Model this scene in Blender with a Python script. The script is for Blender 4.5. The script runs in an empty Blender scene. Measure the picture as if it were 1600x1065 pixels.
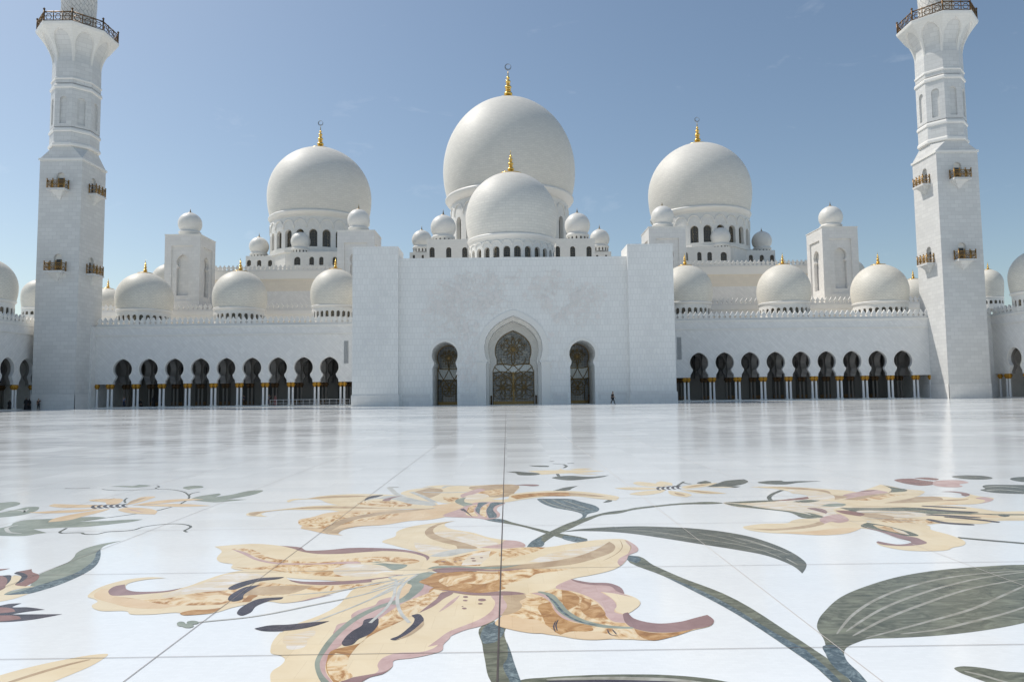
FLOOR_ROUGH = (.07, .15)
SKY_SAT, SKY_STR, SUN_STR, EXPO = 1.0, 0.108, 3.0, 0.19
import bpy, math, random
from mathutils import Vector, Matrix
from mathutils.geometry import tessellate_polygon
R = math.radians
PI = math.pi
random.seed(7)
scene = bpy.context.scene
COL = scene.collection

# ------------------------------------------------------------------ camera
F = 1110.0                       # focal length in pixels of the 1600 px wide photograph
EYE = Vector((0, 0, 1.8))
ROT = (Matrix.Rotation(R(-0.485), 3, 'Z') @ Matrix.Rotation(R(90 + 4.10), 3, 'X') @ Matrix.Rotation(R(-0.67), 3, 'Z'))
cam_data = bpy.data.cameras.new('camera')
cam_data.sensor_width = 36; cam_data.lens = F / 1600 * 36
cam_data.clip_start = 0.1; cam_data.clip_end = 3000
cam = bpy.data.objects.new('camera', cam_data)
cam.matrix_world = Matrix.Translation(EYE) @ ROT.to_4x4()
COL.objects.link(cam); scene.camera = cam

def ray(px, py):
    return ROT @ Vector(((px - 800) / F, -(py - 532.5) / F, -1))
def at(px, py, D):               # surveyed point: photo direction at a known distance D
    d = ray(px, py); t = D / d.y
    return EYE + d * t
def ground(px, py, z=0.0):
    d = ray(px, py); t = (z - EYE.z) / d.z
    return EYE + d * t
def X(px, D, py=600): return at(px, py, D).x
def Z(px, py, D): return at(px, py, D).z

# ------------------------------------------------------------------ materials
M = {}
def newmat(name):
    m = bpy.data.materials.new(name); m.use_nodes = True
    nt = m.node_tree; b = nt.nodes['Principled BSDF']
    M[name] = m
    return m, nt, b
def lin(c): return tuple(((v / 255) / 12.92 if v / 255 <= .04045 else ((v / 255 + .055) / 1.055) ** 2.4) for v in c)

def marble(name, col, rough=.45, bw=1.2, bh=.6, mortar=.02, mcol=.72, var=.06, rot=0, bump=.25, uv=True, stain=.018, offset=.5):
    """white marble cladding laid in courses, joints a little darker, soft grey veining"""
    m, nt, b = newmat(name)
    N, L = nt.nodes, nt.links
    tc = N.new('ShaderNodeTexCoord'); mp = N.new('ShaderNodeMapping')
    mp.inputs['Rotation'].default_value[2] = R(rot)
    L.new(tc.outputs['UV'], mp.inputs[0])
    br = N.new('ShaderNodeTexBrick'); L.new(mp.outputs[0], br.inputs['Vector'])
    br.inputs['Scale'].default_value = 1; br.inputs['Brick Width'].default_value = bw; br.inputs['Row Height'].default_value = bh
    br.inputs['Mortar Size'].default_value = mortar; br.inputs['Mortar Smooth'].default_value = .3; br.inputs['Bias'].default_value = 0
    br.offset = offset
    c2 = tuple(v * (1 - var) for v in col)
    br.inputs['Color1'].default_value = (*col, 1); br.inputs['Color2'].default_value = (*c2, 1)
    br.inputs['Mortar'].default_value = (*(v * mcol for v in col), 1)
    no = N.new('ShaderNodeTexNoise'); L.new(tc.outputs['Object'], no.inputs['Vector'])
    no.inputs['Scale'].default_value = .35; no.inputs['Detail'].default_value = 8; no.inputs['Roughness'].default_value = .65
    cr = N.new('ShaderNodeValToRGB'); L.new(no.outputs['Fac'], cr.inputs[0])
    cr.color_ramp.elements[0].position = .3; cr.color_ramp.elements[0].color = (1 - stain * 1.6, 1 - stain * 1.6, 1 - stain * 1.4, 1)
    cr.color_ramp.elements[1].position = .7; cr.color_ramp.elements[1].color = (1, 1, 1, 1)
    mx = N.new('ShaderNodeMix'); mx.data_type = 'RGBA'; mx.blend_type = 'MULTIPLY'; mx.inputs[0].default_value = 1
    L.new(br.outputs['Color'], mx.inputs[6]); L.new(cr.outputs[0], mx.inputs[7])
    L.new(mx.outputs[2], b.inputs['Base Color'])
    b.inputs['Roughness'].default_value = rough
    b.inputs['Specular IOR Level'].default_value = .3
    if bump:
        bp = N.new('ShaderNodeBump'); bp.inputs['Strength'].default_value = bump; bp.inputs['Distance'].default_value = .03
        inv = N.new('ShaderNodeMath'); inv.operation = 'SUBTRACT'; inv.inputs[0].default_value = 1
        L.new(br.outputs['Fac'], inv.inputs[1]); L.new(inv.outputs[0], bp.inputs['Height']); L.new(bp.outputs[0], b.inputs['Normal'])
    return m

def plain(name, col, rough=.5, metal=0, noise=.12, scale=3, spec=.5, coord='Object'):
    m, nt, b = newmat(name); N, L = nt.nodes, nt.links
    tc = N.new('ShaderNodeTexCoord'); no = N.new('ShaderNodeTexNoise'); L.new(tc.outputs[coord], no.inputs['Vector'])
    no.inputs['Scale'].default_value = scale; no.inputs['Detail'].default_value = 6
    mx = N.new('ShaderNodeMix'); mx.data_type = 'RGBA'
    L.new(no.outputs['Fac'], mx.inputs[0])
    mx.inputs[6].default_value = (*(min(1, v * (1 - noise)) for v in col), 1)
    mx.inputs[7].default_value = (*(min(1, v * (1 + noise)) for v in col), 1)
    L.new(mx.outputs[2], b.inputs['Base Color'])
    b.inputs['Roughness'].default_value = rough; b.inputs['Metallic'].default_value = metal
    b.inputs['Specular IOR Level'].default_value = spec
    return m

def stone(name, c1, c2, scale=2.0, dist=1.5, lo=.35, hi=.65, rough=.26, stretch=(1, 1, 1), c3=None, speck=0, rot=0):
    """polished inlay stone: two or three tones mixed along distorted veins, cut in small pieces"""
    m, nt, b = newmat(name); N, L = nt.nodes, nt.links
    tc = N.new('ShaderNodeTexCoord'); mp = N.new('ShaderNodeMapping'); mp.inputs['Scale'].default_value = stretch
    mp.inputs['Rotation'].default_value[2] = R(rot)
    L.new(tc.outputs['Object'], mp.inputs[0])
    no = N.new('ShaderNodeTexNoise'); L.new(mp.outputs[0], no.inputs['Vector'])
    no.inputs['Scale'].default_value = scale; no.inputs['Detail'].default_value = 9; no.inputs['Roughness'].default_value = .62
    no.inputs['Distortion'].default_value = dist
    cr = N.new('ShaderNodeValToRGB'); L.new(no.outputs['Fac'], cr.inputs[0])
    e = cr.color_ramp.elements
    e[0].position = lo; e[0].color = (*c1, 1); e[1].position = hi; e[1].color = (*c2, 1)
    if c3: k = e.new((lo + hi) / 2); k.color = (*c3, 1)
    br = N.new('ShaderNodeTexBrick'); L.new(tc.outputs['Object'], br.inputs['Vector'])
    br.inputs['Scale'].default_value = 1; br.inputs['Brick Width'].default_value = .31; br.inputs['Row Height'].default_value = .31
    br.inputs['Mortar Size'].default_value = .0015; br.inputs['Color1'].default_value = (1, 1, 1, 1); br.inputs['Color2'].default_value = (.95, .95, .95, 1)
    br.inputs['Mortar'].default_value = (.86, .83, .80, 1)
    mx = N.new('ShaderNodeMix'); mx.data_type = 'RGBA'; mx.blend_type = 'MULTIPLY'; mx.inputs[0].default_value = 1
    L.new(cr.outputs[0], mx.inputs[6]); L.new(br.outputs['Color'], mx.inputs[7])
    L.new(mx.outputs[2], b.inputs['Base Color']); b.inputs['Roughness'].default_value = rough
    b.inputs['Specular IOR Level'].default_value = .28
    return m

W = (.80, .79, .765)
marble('marble_wall', (.81, .795, .765), bw=.95, bh=.62, mortar=.022, mcol=.86, var=.08)
marble('marble_portal', (.88, .87, .835), bw=.5, bh=.86, mortar=.026, mcol=.84, var=.055, offset=.5)
marble('marble_minaret', (.72, .715, .69), bw=1.15, bh=.60, mortar=.028, mcol=.82, var=.10, bump=.2)
marble('marble_diamond', (.81, .80, .775), bw=.8, bh=.4, mortar=.03, mcol=.90, var=.09, rot=45, offset=0)
marble('marble_dome', (.80, .77, .70), bw=1.0, bh=.42, mortar=.04, mcol=.86, var=.08, rough=.55)
marble('marble_cream_dome', (.80, .76, .665), bw=.5, bh=.26, mortar=.03, mcol=.80, var=.10, rough=.5)
marble('marble_small', (.81, .79, .74), bw=.6, bh=.3, mortar=.014, mcol=.88, var=.05, rough=.4)
marble('marble_cream_band', (.80, .735, .63), bw=1.2, bh=.6, mortar=.02, mcol=.9)
marble('marble_merlon', (.80, .785, .745), bw=3, bh=3, mortar=.0, mcol=1, bump=0)
marble('marble_spiral', (.78, .75, .70), bw=1.1, bh=.7, mortar=.06, mcol=.6, rot=38)
plain('marble_trim', (.81, .79, .745), .4, noise=.03, scale=.8)
plain('marble_column', (.80, .79, .78), .22, noise=.06, scale=6)
plain('gold', (.83, .56, .16), .28, 1, noise=.18, scale=5)
plain('gold_capital', (.55, .29, .045), .42, .75, noise=.35, scale=8)
plain('old_gold', (.30, .205, .09), .42, .7, noise=.3, scale=3)
plain('bronze', (.16, .095, .045), .45, .7, noise=.3, scale=4)
plain('silver', (.45, .45, .45), .35, .9, noise=.1)
plain('column_shaded', (.20, .18, .16), .4, noise=.1)  # inner arcade columns: the shade they stand in is mixed into this colour
plain('interior_shaded', (.27, .255, .24), .5, noise=.06, scale=1)  # white walls and ceiling, colour darkened to paint in the arcade's shade
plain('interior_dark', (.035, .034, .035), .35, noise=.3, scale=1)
plain('steel', (.5, .5, .52), .3, .8)
plain('relief_beige', (.825, .785, .745), .5, noise=.08, scale=2)
plain('relief_grey', (.80, .79, .77), .5, noise=.06, scale=2)
plain('shutter', (.42, .44, .45), .5)
plain('joint_dark', (.075, .06, .055), .7, noise=.3, scale=9)
plain('joint_brown', (.20, .165, .15), .7, noise=.3, scale=7)
plain('joint_pale', (.60, .54, .49), .5, noise=.1, scale=7)
plain('joint_faint', (.45, .44, .44), .5, noise=.1, scale=7)
plain('skin', (.42, .25, .17), .5); plain('hair', (.03, .025, .02), .6)
plain('cloth_black', (.012, .012, .015), .8); plain('cloth_navy', (.03, .04, .08), .8)
plain('cloth_white', (.7, .7, .7), .8); plain('cloth_rose', (.32, .14, .13), .8); plain('cloth_blue', (.12, .18, .28), .8)
plain('cloth_khaki', (.25, .2, .13), .8); plain('leather', (.02, .015, .012), .5)

def lattice_glass(name, dark, gold, scale, thr, metal=.0, rough=.15):
    m, nt, b = newmat(name); N, L = nt.nodes, nt.links
    tc = N.new('ShaderNodeTexCoord'); v = N.new('ShaderNodeTexVoronoi'); v.feature = 'DISTANCE_TO_EDGE'
    v.inputs['Scale'].default_value = scale; v.inputs['Randomness'].default_value = .35
    L.new(tc.outputs['Object'], v.inputs['Vector'])
    t = N.new('ShaderNodeMath'); t.operation = 'LESS_THAN'; t.inputs[1].default_value = thr; L.new(v.outputs['Distance'], t.inputs[0])
    mx = N.new('ShaderNodeMix'); mx.data_type = 'RGBA'; L.new(t.outputs[0], mx.inputs[0])
    mx.inputs[6].default_value = (*dark, 1); mx.inputs[7].default_value = (*gold, 1)
    L.new(mx.outputs[2], b.inputs['Base Color']); b.inputs['Roughness'].default_value = rough
    return m
lattice_glass('window_glass', (.035, .035, .035), (.22, .17, .10), 3.2, .055)
lattice_glass('door_glass', (.20, .205, .215), (.40, .39, .36), 2.6, .05, rough=.08)
lattice_glass('band_glass', (.80, .81, .78), (.45, .52, .55), 3.0, .04, rough=.2)

# ---- floor: white mosaic slabs, polished
def floor_mat():
    m, nt, b = newmat('courtyard_marble'); N, L = nt.nodes, nt.links
    tc = N.new('ShaderNodeTexCoord')
    def brick(w, h, mort, c1, c2, cm, off=.5):
        br = N.new('ShaderNodeTexBrick'); L.new(tc.outputs['Object'], br.inputs['Vector'])
        br.inputs['Scale'].default_value = 1; br.inputs['Brick Width'].default_value = w; br.inputs['Row Height'].default_value = h
        br.inputs['Mortar Size'].default_value = mort; br.offset = off
        br.inputs['Color1'].default_value = (c1,) * 3 + (1,); br.inputs['Color2'].default_value = (c2,) * 3 + (1,); br.inputs['Mortar'].default_value = (cm,) * 3 + (1,)
        return br
    small = brick(.062, .031, .0012, 1, .962, .93)
    slab = brick(2.33, 2.33, 0.0, 1, .97, 1, 0)
    no = N.new('ShaderNodeTexNoise'); L.new(tc.outputs['Object'], no.inputs['Vector']); no.inputs['Scale'].default_value = .9
    no.inputs['Detail'].default_value = 10; no.inputs['Roughness'].default_value = .7; no.inputs['Distortion'].default_value = .6
    cr = N.new('ShaderNodeValToRGB'); L.new(no.outputs['Fac'], cr.inputs[0])
    cr.color_ramp.elements[0].position = .28; cr.color_ramp.elements[0].color = (.815, .835, .835, 1)
    cr.color_ramp.elements[1].position = .62; cr.color_ramp.elements[1].color = (.84, .865, .865, 1)
    cur = cr.outputs[0]
    for s in (small, slab):
        mx = N.new('ShaderNodeMix'); mx.data_type = 'RGBA'; mx.blend_type = 'MULTIPLY'; mx.inputs[0].default_value = 1
        L.new(cur, mx.inputs[6]); L.new(s.outputs['Color'], mx.inputs[7]); cur = mx.outputs[2]
    # wide dusty bands across the court
    mp = N.new('ShaderNodeMapping'); mp.inputs['Scale'].default_value = (.05, .16, 1); L.new(tc.outputs['Object'], mp.inputs[0])
    n2 = N.new('ShaderNodeTexNoise'); L.new(mp.outputs[0], n2.inputs['Vector']); n2.inputs['Scale'].default_value = 1; n2.inputs['Detail'].default_value = 5
    c2 = N.new('ShaderNodeValToRGB'); L.new(n2.outputs['Fac'], c2.inputs[0])
    c2.color_ramp.elements[0].position = .35; c2.color_ramp.elements[0].color = (.965, .965, .967, 1)
    c2.color_ramp.elements[1].position = .62; c2.color_ramp.elements[1].color = (1, 1, 1, 1)
    mx = N.new('ShaderNodeMix'); mx.data_type = 'RGBA'; mx.blend_type = 'MULTIPLY'; mx.inputs[0].default_value = 1
    L.new(cur, mx.inputs[6]); L.new(c2.outputs[0], mx.inputs[7])
    L.new(mx.outputs[2], b.inputs['Base Color'])
    # roughness: polished with worn bands
    mr = N.new('ShaderNodeMapRange'); L.new(n2.outputs['Fac'], mr.inputs[0]); mr.inputs[1].default_value = .3; mr.inputs[2].default_value = .7
    mr.inputs[3].default_value = FLOOR_ROUGH[0]; mr.inputs[4].default_value = FLOOR_ROUGH[1]; 
    b.inputs['Specular IOR Level'].default_value = .32
    # every slab is laid a hair out of level and polished a little differently
    sn = N.new('ShaderNodeVectorMath'); sn.operation = 'SNAP'; sn.inputs[1].default_value = (1.165, .583, 1); L.new(tc.outputs['Object'], sn.inputs[0])
    wn = N.new('ShaderNodeTexWhiteNoise'); wn.noise_dimensions = '2D'; L.new(sn.outputs[0], wn.inputs['Vector'])
    ma = N.new('ShaderNodeVectorMath'); ma.operation = 'MULTIPLY_ADD'; L.new(wn.outputs['Color'], ma.inputs[0]); ma.inputs[1].default_value = (.009, .009, 0); ma.inputs[2].default_value = (-.0045, -.0045, 1)
    nz = N.new('ShaderNodeVectorMath'); nz.operation = 'NORMALIZE'; L.new(ma.outputs[0], nz.inputs[0]); L.new(nz.outputs[0], b.inputs['Normal'])
    r2 = N.new('ShaderNodeMath'); r2.operation = 'MULTIPLY_ADD'; r2.inputs[1].default_value = .06; L.new(wn.outputs['Value'], r2.inputs[0]); L.new(mr.outputs[0], r2.inputs[2]); L.new(r2.outputs[0], b.inputs['Roughness'])

floor_mat()

# inlay stones
stone('i_cream', (.74, .60, .385), (.81, .69, .48), 1.6, .6)
stone('i_peach', (.69, .49, .29), (.77, .60, .39), 2.2, .8)
stone('i_tan', (.42, .29, .17), (.58, .44, .28), 3, 1.0)
stone('i_rust', (.28, .125, .035), (.68, .44, .21), 3.6, 2.2, c3=(.45, .235, .08), lo=.3, hi=.7)
stone('i_marbled', (.42, .21, .07), (.80, .66, .44), 3.4, 2.8, lo=.40, hi=.58, c3=(.70, .48, .25), stretch=(1, .6, 1), rot=20)
stone('i_pale', (.72, .57, .37), (.80, .77, .73), 3.4, 1.8, c3=(.73, .64, .50), stretch=(.6, 1.3, 1))
stone('i_rose', (.50, .33, .30), (.62, .45, .41), 4, .8)
stone('i_mauve', (.26, .155, .145), (.35, .225, .21), 3, .8)
stone('i_brick', (.24, .12, .095), (.33, .18, .15), 3, .8)
stone('i_dark', (.04, .033, .04), (.095, .078, .092), 5, 1.2)
stone('i_green', (.085, .09, .06), (.225, .235, .165), 4.0, 2.0, stretch=(.8, 1.7, 1), rot=20, c3=(.15, .155, .11))
stone('i_sage', (.22, .25, .20), (.34, .37, .30), 3, 1)
stone('i_teal', (.05, .075, .085), (.24, .30, .31), 12, 1.8, c3=(.11, .145, .16))
stone('i_slate', (.07, .078, .066), (.18, .185, .15), 3, 1.5, stretch=(.4, 2, 1))
stone('i_silver', (.46, .46, .42), (.62, .61, .56), 6, .8)
stone('i_vein', (.27, .255, .20), (.44, .43, .38), 4, .8)

# ------------------------------------------------------------------ mesh building
class MB:
    def __init__(s): s.v = []; s.f = []; s.uvs = {}; s.smooth = set()
    def face(s, pts, uv=None, smooth=False):
        i = len(s.v); s.v.extend(tuple(p) for p in pts); s.f.append(tuple(range(i, i + len(pts))))
        if uv: s.uvs[len(s.f) - 1] = uv
        if smooth: s.smooth.add(len(s.f) - 1)
    def box(s, a, b):
        x0, y0, z0 = (min(a[i], b[i]) for i in range(3)); x1, y1, z1 = (max(a[i], b[i]) for i in range(3))
        P = [(x0, y0, z0), (x1, y0, z0), (x1, y1, z0), (x0, y1, z0), (x0, y0, z1), (x1, y0, z1), (x1, y1, z1), (x0, y1, z1)]
        i = len(s.v); s.v += P
        s.f += [tuple(i + k for k in q) for q in ((0, 3, 2, 1), (4, 5, 6, 7), (0, 1, 5, 4), (1, 2, 6, 5), (2, 3, 7, 6), (3, 0, 4, 7))]
    def prism(s, outer, fn, w0, w1, holes=(), back=True):
        """outer: list of (u,v); fn(u,v,w)->xyz; extruded from w0 to w1"""
        rings = [list(outer)] + [list(h) for h in holes]
        tri = tessellate_polygon([[Vector((u, v, 0)) for u, v in r] for r in rings])
        flat = [p for r in rings for p in r]; n = len(flat); i = len(s.v)
        s.v += [tuple(fn(u, v, w0)) for u, v in flat] + [tuple(fn(u, v, w1)) for u, v in flat]
        for t in tri:
            a, b, c = (flat[k] for k in t)
            ar = (b[0] - a[0]) * (c[1] - a[1]) - (b[1] - a[1]) * (c[0] - a[0])
            if abs(ar) < 1e-10: continue
            if ar < 0: t = (t[0], t[2], t[1])
            s.f.append(tuple(i + k for k in t))
            if back: s.f.append(tuple(i + n + k for k in reversed(t)))
        o = 0
        for r in rings:
            m = len(r)
            for k in range(m):
                a, b = o + k, o + (k + 1) % m
                s.f.append((i + a, i + n + a, i + n + b, i + b))
            o += m
    def sheet(s, outer, fn, w=0):
        rings = [list(outer)]
        tri = tessellate_polygon([[Vector((u, v, 0)) for u, v in outer]])
        i = len(s.v); s.v += [tuple(fn(u, v, w)) for u, v in outer]
        for t in tri:
            a, b, c = (outer[k] for k in t)
            ar = (b[0] - a[0]) * (c[1] - a[1]) - (b[1] - a[1]) * (c[0] - a[0])
            if abs(ar) < 1e-12: continue
            if ar < 0: t = (t[0], t[2], t[1])
            s.f.append(tuple(i + k for k in t))
    def lathe(s, prof, c=(0, 0, 0), n=48, a0=0, a1=2 * PI, smooth=True, ur=None):
        """prof: list of (r,z)"""
        L = [0]
        for k in range(1, len(prof)): L.append(L[-1] + math.hypot(prof[k][0] - prof[k - 1][0], prof[k][1] - prof[k - 1][1]))
        ur = ur or max(p[0] for p in prof)
        for k in range(len(prof) - 1):
            (r0, z0), (r1, z1) = prof[k], prof[k + 1]
            for j in range(n):
                t0 = a0 + (a1 - a0) * j / n; t1 = a0 + (a1 - a0) * (j + 1) / n
                p = [(c[0] + r0 * math.cos(t0), c[1] + r0 * math.sin(t0), c[2] + z0), (c[0] + r0 * math.cos(t1), c[1] + r0 * math.sin(t1), c[2] + z0),
                     (c[0] + r1 * math.cos(t1), c[1] + r1 * math.sin(t1), c[2] + z1), (c[0] + r1 * math.cos(t0), c[1] + r1 * math.sin(t0), c[2] + z1)]
                uv = [(t0 * ur, L[k]), (t1 * ur, L[k]), (t1 * ur, L[k + 1]), (t0 * ur, L[k + 1])]
                if r0 < 1e-6: p = [p[0], p[2], p[3]]; uv = [uv[0], uv[2], uv[3]]
                elif r1 < 1e-6: p = p[:3]; uv = uv[:3]
                s.face(p, uv, smooth)
    def tube(s, pts, r, n=6, r1=None, cap=True, smooth=True):
        pts = [Vector(p) for p in pts]; rings = []
        for k, p in enumerate(pts):
            d = (pts[min(k + 1, len(pts) - 1)] - pts[max(k - 1, 0)]).normalized()
            a = d.cross(Vector((0, 0, 1)));
            if a.length < .05: a = d.cross(Vector((0, 1, 0)))
            a.normalize(); b = a.cross(d)
            rr = r if r1 is None else r + (r1 - r) * k / (len(pts) - 1)
            rings.append([p + (a * math.cos(2 * PI * j / n) + b * math.sin(2 * PI * j / n)) * rr for j in range(n)])
        i = len(s.v)
        for ring in rings: s.v += [tuple(q) for q in ring]
        for k in range(len(rings) - 1):
            for j in range(n):
                a = i + k * n + j; b = i + k * n + (j + 1) % n
                s.f.append((a, b, b + n, a + n))
                if smooth: s.smooth.add(len(s.f) - 1)
        if cap:
            s.f.append(tuple(i + j for j in reversed(range(n)))); s.f.append(tuple(i + (len(rings) - 1) * n + j for j in range(n)))
    def loft(s, rings, caps=True):
        i = len(s.v); n = len(rings[0])
        for r_ in rings: s.v += [tuple(p) for p in r_]
        for k in range(len(rings) - 1):
            for j in range(n):
                a = i + k * n + j; b = i + k * n + (j + 1) % n
                s.f.append((a, b, b + n, a + n))
        if caps:
            s.f.append(tuple(i + j for j in reversed(range(n)))); s.f.append(tuple(i + (len(rings) - 1) * n + j for j in range(n)))
    def build(s, name, mat, parent=None, weld=False):
        me = bpy.data.meshes.new(name)
        base = BASE.get(parent.name, Vector((0, 0, 0))) if parent is not None else Vector((0, 0, 0))
        vs = [(x - base.x, y - base.y, z - base.z) for x, y, z in s.v]
        me.from_pydata(vs, [], s.f)
        uvl = me.uv_layers.new(name='UVMap')
        V = s.v
        for p in me.polygons:
            if p.index in s.uvs:
                for li, uv in zip(p.loop_indices, s.uvs[p.index]): uvl.data[li].uv = uv
            else:
                nn = p.normal; ax, ay, az = abs(nn.x), abs(nn.y), abs(nn.z)
                for li, vi in zip(p.loop_indices, p.vertices):
                    x, y, z = V[vi]
                    if az >= ax and az >= ay and az > .8: uv = (x, y)
                    elif ay >= ax:
                        h = math.hypot(nn.x, nn.y) or 1; uv = ((x * -nn.y + y * nn.x) / h, z)
                    else:
                        h = math.hypot(nn.x, nn.y) or 1; uv = ((x * -nn.y + y * nn.x) / h, z)
                    uvl.data[li].uv = uv
        for k in s.smooth:
            me.polygons[k].use_smooth = True
        me.materials.append(M[mat])
        if s.smooth or weld:
            import bmesh
            bm = bmesh.new(); bm.from_mesh(me); bmesh.ops.remove_doubles(bm, verts=bm.verts, dist=1e-4)
            bmesh.ops.recalc_face_normals(bm, faces=bm.faces)
            bm.to_mesh(me); bm.free()
        me.validate()
        o = bpy.data.objects.new(name, me); COL.objects.link(o)
        if parent is not None: o.parent = parent; BASE[o.name] = base
        return o
BASE = {}
def thing(name, label, cat, loc=(0, 0, 0), group=None):
    o = bpy.data.objects.new(name, None); COL.objects.link(o); o.location = loc
    o.empty_display_size = .5
    BASE[o.name] = Vector(loc)
    o['label'] = label; o['category'] = cat
    if group: o['group'] = group
    return o
def struct(o): o['kind'] = 'structure'; return o
def copy_tree(src, loc, label, group=None, sx=1):
    """copy a thing, its parts and sub-parts"""
    c = src.copy(); COL.objects.link(c); c.location = loc; c['label'] = label
    if group: c['group'] = group
    for ch in [o for o in src.children]:
        d = ch.copy(); COL.objects.link(d); d.parent = c
        for g in ch.children:
            e = g.copy(); COL.objects.link(e); e.parent = d
    return c
# ------------------------------------------------------------------ architectural pieces
def keyhole(hn, r, zn, zc, z0, hs=None, zs=None, n=20, point=.12, pw=2):
    """half outline pts of a horseshoe opening, left foot to right foot. hn half neck, r radius, zc circle centre, zn neck z"""
    a0 = -math.acos(min(1, hn / r)) if hn < r else 0
    pts = []
    left = []
    left.append((-(hs if hs else hn), z0))
    if hs and zs:
        left.append((-hs, zs)); left.append((-(hs * .6 + hn * .4), zs + (zn - zs) * .35)); left.append((-(hs * .25 + hn * .75), zs + (zn - zs) * .65))
    left.append((-hn, zn))
    arc = []
    for k in range(n + 1):
        a = a0 + (PI / 2 - a0) * k / n
        x = -r * math.cos(a); z = zc + r * math.sin(a)
        if a > 0: z += point * r * (1 - math.cos(a)) ** pw
        arc.append((x, z))
    left += arc
    right = [(-x, z) for x, z in reversed(left[:-1])]
    return left + right

def arched(hw, z0, z1, n=12, point=0):
    """plain round-headed opening outline"""
    pts = [(-hw, z0)]
    zc = z1 - hw * (1 + point)
    for k in range(n + 1):
        a = PI - PI * k / n; pts.append((hw * math.cos(a), zc + hw * (1 + point) * math.sin(a)))
    pts.append((hw, z0))
    return pts

def merlon_row(mb, p0, p1, z, h, pitch, t=.3, base=.2):
    """spade shaped merlons standing on a low kerb from p0 to p1"""
    p0 = Vector((p0[0], p0[1])); p1 = Vector((p1[0], p1[1])); d = p1 - p0; L = d.length; d.normalize(); nn = Vector((-d.y, d.x))
    n = max(1, round(L / pitch)); pit = L / n
    w = pit * .5
    shape = [(-.98, 0), (-.98, .10), (-.58, .20), (-.46, .28), (-.62, .38), (-.93, .47), (-.90, .56), (-.52, .70), (0, 1.0), (.52, .70), (.90, .56), (.93, .47), (.62, .38), (.46, .28), (.58, .20), (.98, .10), (.98, 0)]
    def mk(u, v, w_): q = p0 + d * u + nn * w_; return (q.x, q.y, z + v)
    for k in range(n):
        c = pit * (k + .5)
        mb.prism([(c + a * w, base + b * (h - base)) for a, b in shape], mk, -t / 2, t / 2)
    mb.prism([(0, 0), (L, 0), (L, base), (0, base)], mk, -t * .8, t * .8)

def finial_profile(h, rb):
    P = [(rb, 0), (rb * 1.0, h * .02), (rb * .8, h * .045), (rb * .45, h * .085), (rb * .25 + h * .03, h * .12), (h * .075, h * .15)]
    def bead(z0, z1, r, neck):
        out = []
        for k in range(9):
            a = PI * k / 8; out.append((neck * 1.25 + (r * 1.28 - neck * 1.25) * math.sin(a), z0 + (z1 - z0) * k / 8))
        return out
    P += bead(.14 * h, .31 * h, .105 * h, .045 * h) + bead(.32 * h, .36 * h, .075 * h, .045 * h) + bead(.37 * h, .51 * h, .085 * h, .035 * h)
    P += bead(.52 * h, .55 * h, .055 * h, .03 * h) + bead(.56 * h, .68 * h, .062 * h, .025 * h) + bead(.70 * h, .78 * h, .042 * h, .018 * h)
    P += [(.018 * h, .80 * h), (.014 * h, .9 * h), (0, h)]
    return P

def finial(parent, c, h, rb, crescent=False, seg=20, mat='gold'):
    mb = MB(); mb.lathe([(0.001, -.02 * h)] + finial_profile(h, rb), c, seg)
    f = mb.build('finial', mat, parent)
    if crescent:
        m = MB(); r = h * .105; cz = c[2] + h * .99 + r
        A = []
        for k in range(29):
            a = R(50) + R(360 - 16) * k / 28 + R(8); A.append(a)
        rin = r * .74; off = r * .14
        ux, uy = math.cos(0), 0
        out = [(r * math.cos(a), r * math.sin(a)) for a in A]; inn = [(off * math.cos(R(50)) + rin * math.cos(a), off * math.sin(R(50)) + rin * math.sin(a)) for a in reversed(A)]
        m.prism(out + inn, lambda u, v, w: (c[0] + u, c[1] + w, cz + v), -r * .12, r * .12)
        m.build('crescent', 'silver', f)
    return f

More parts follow.
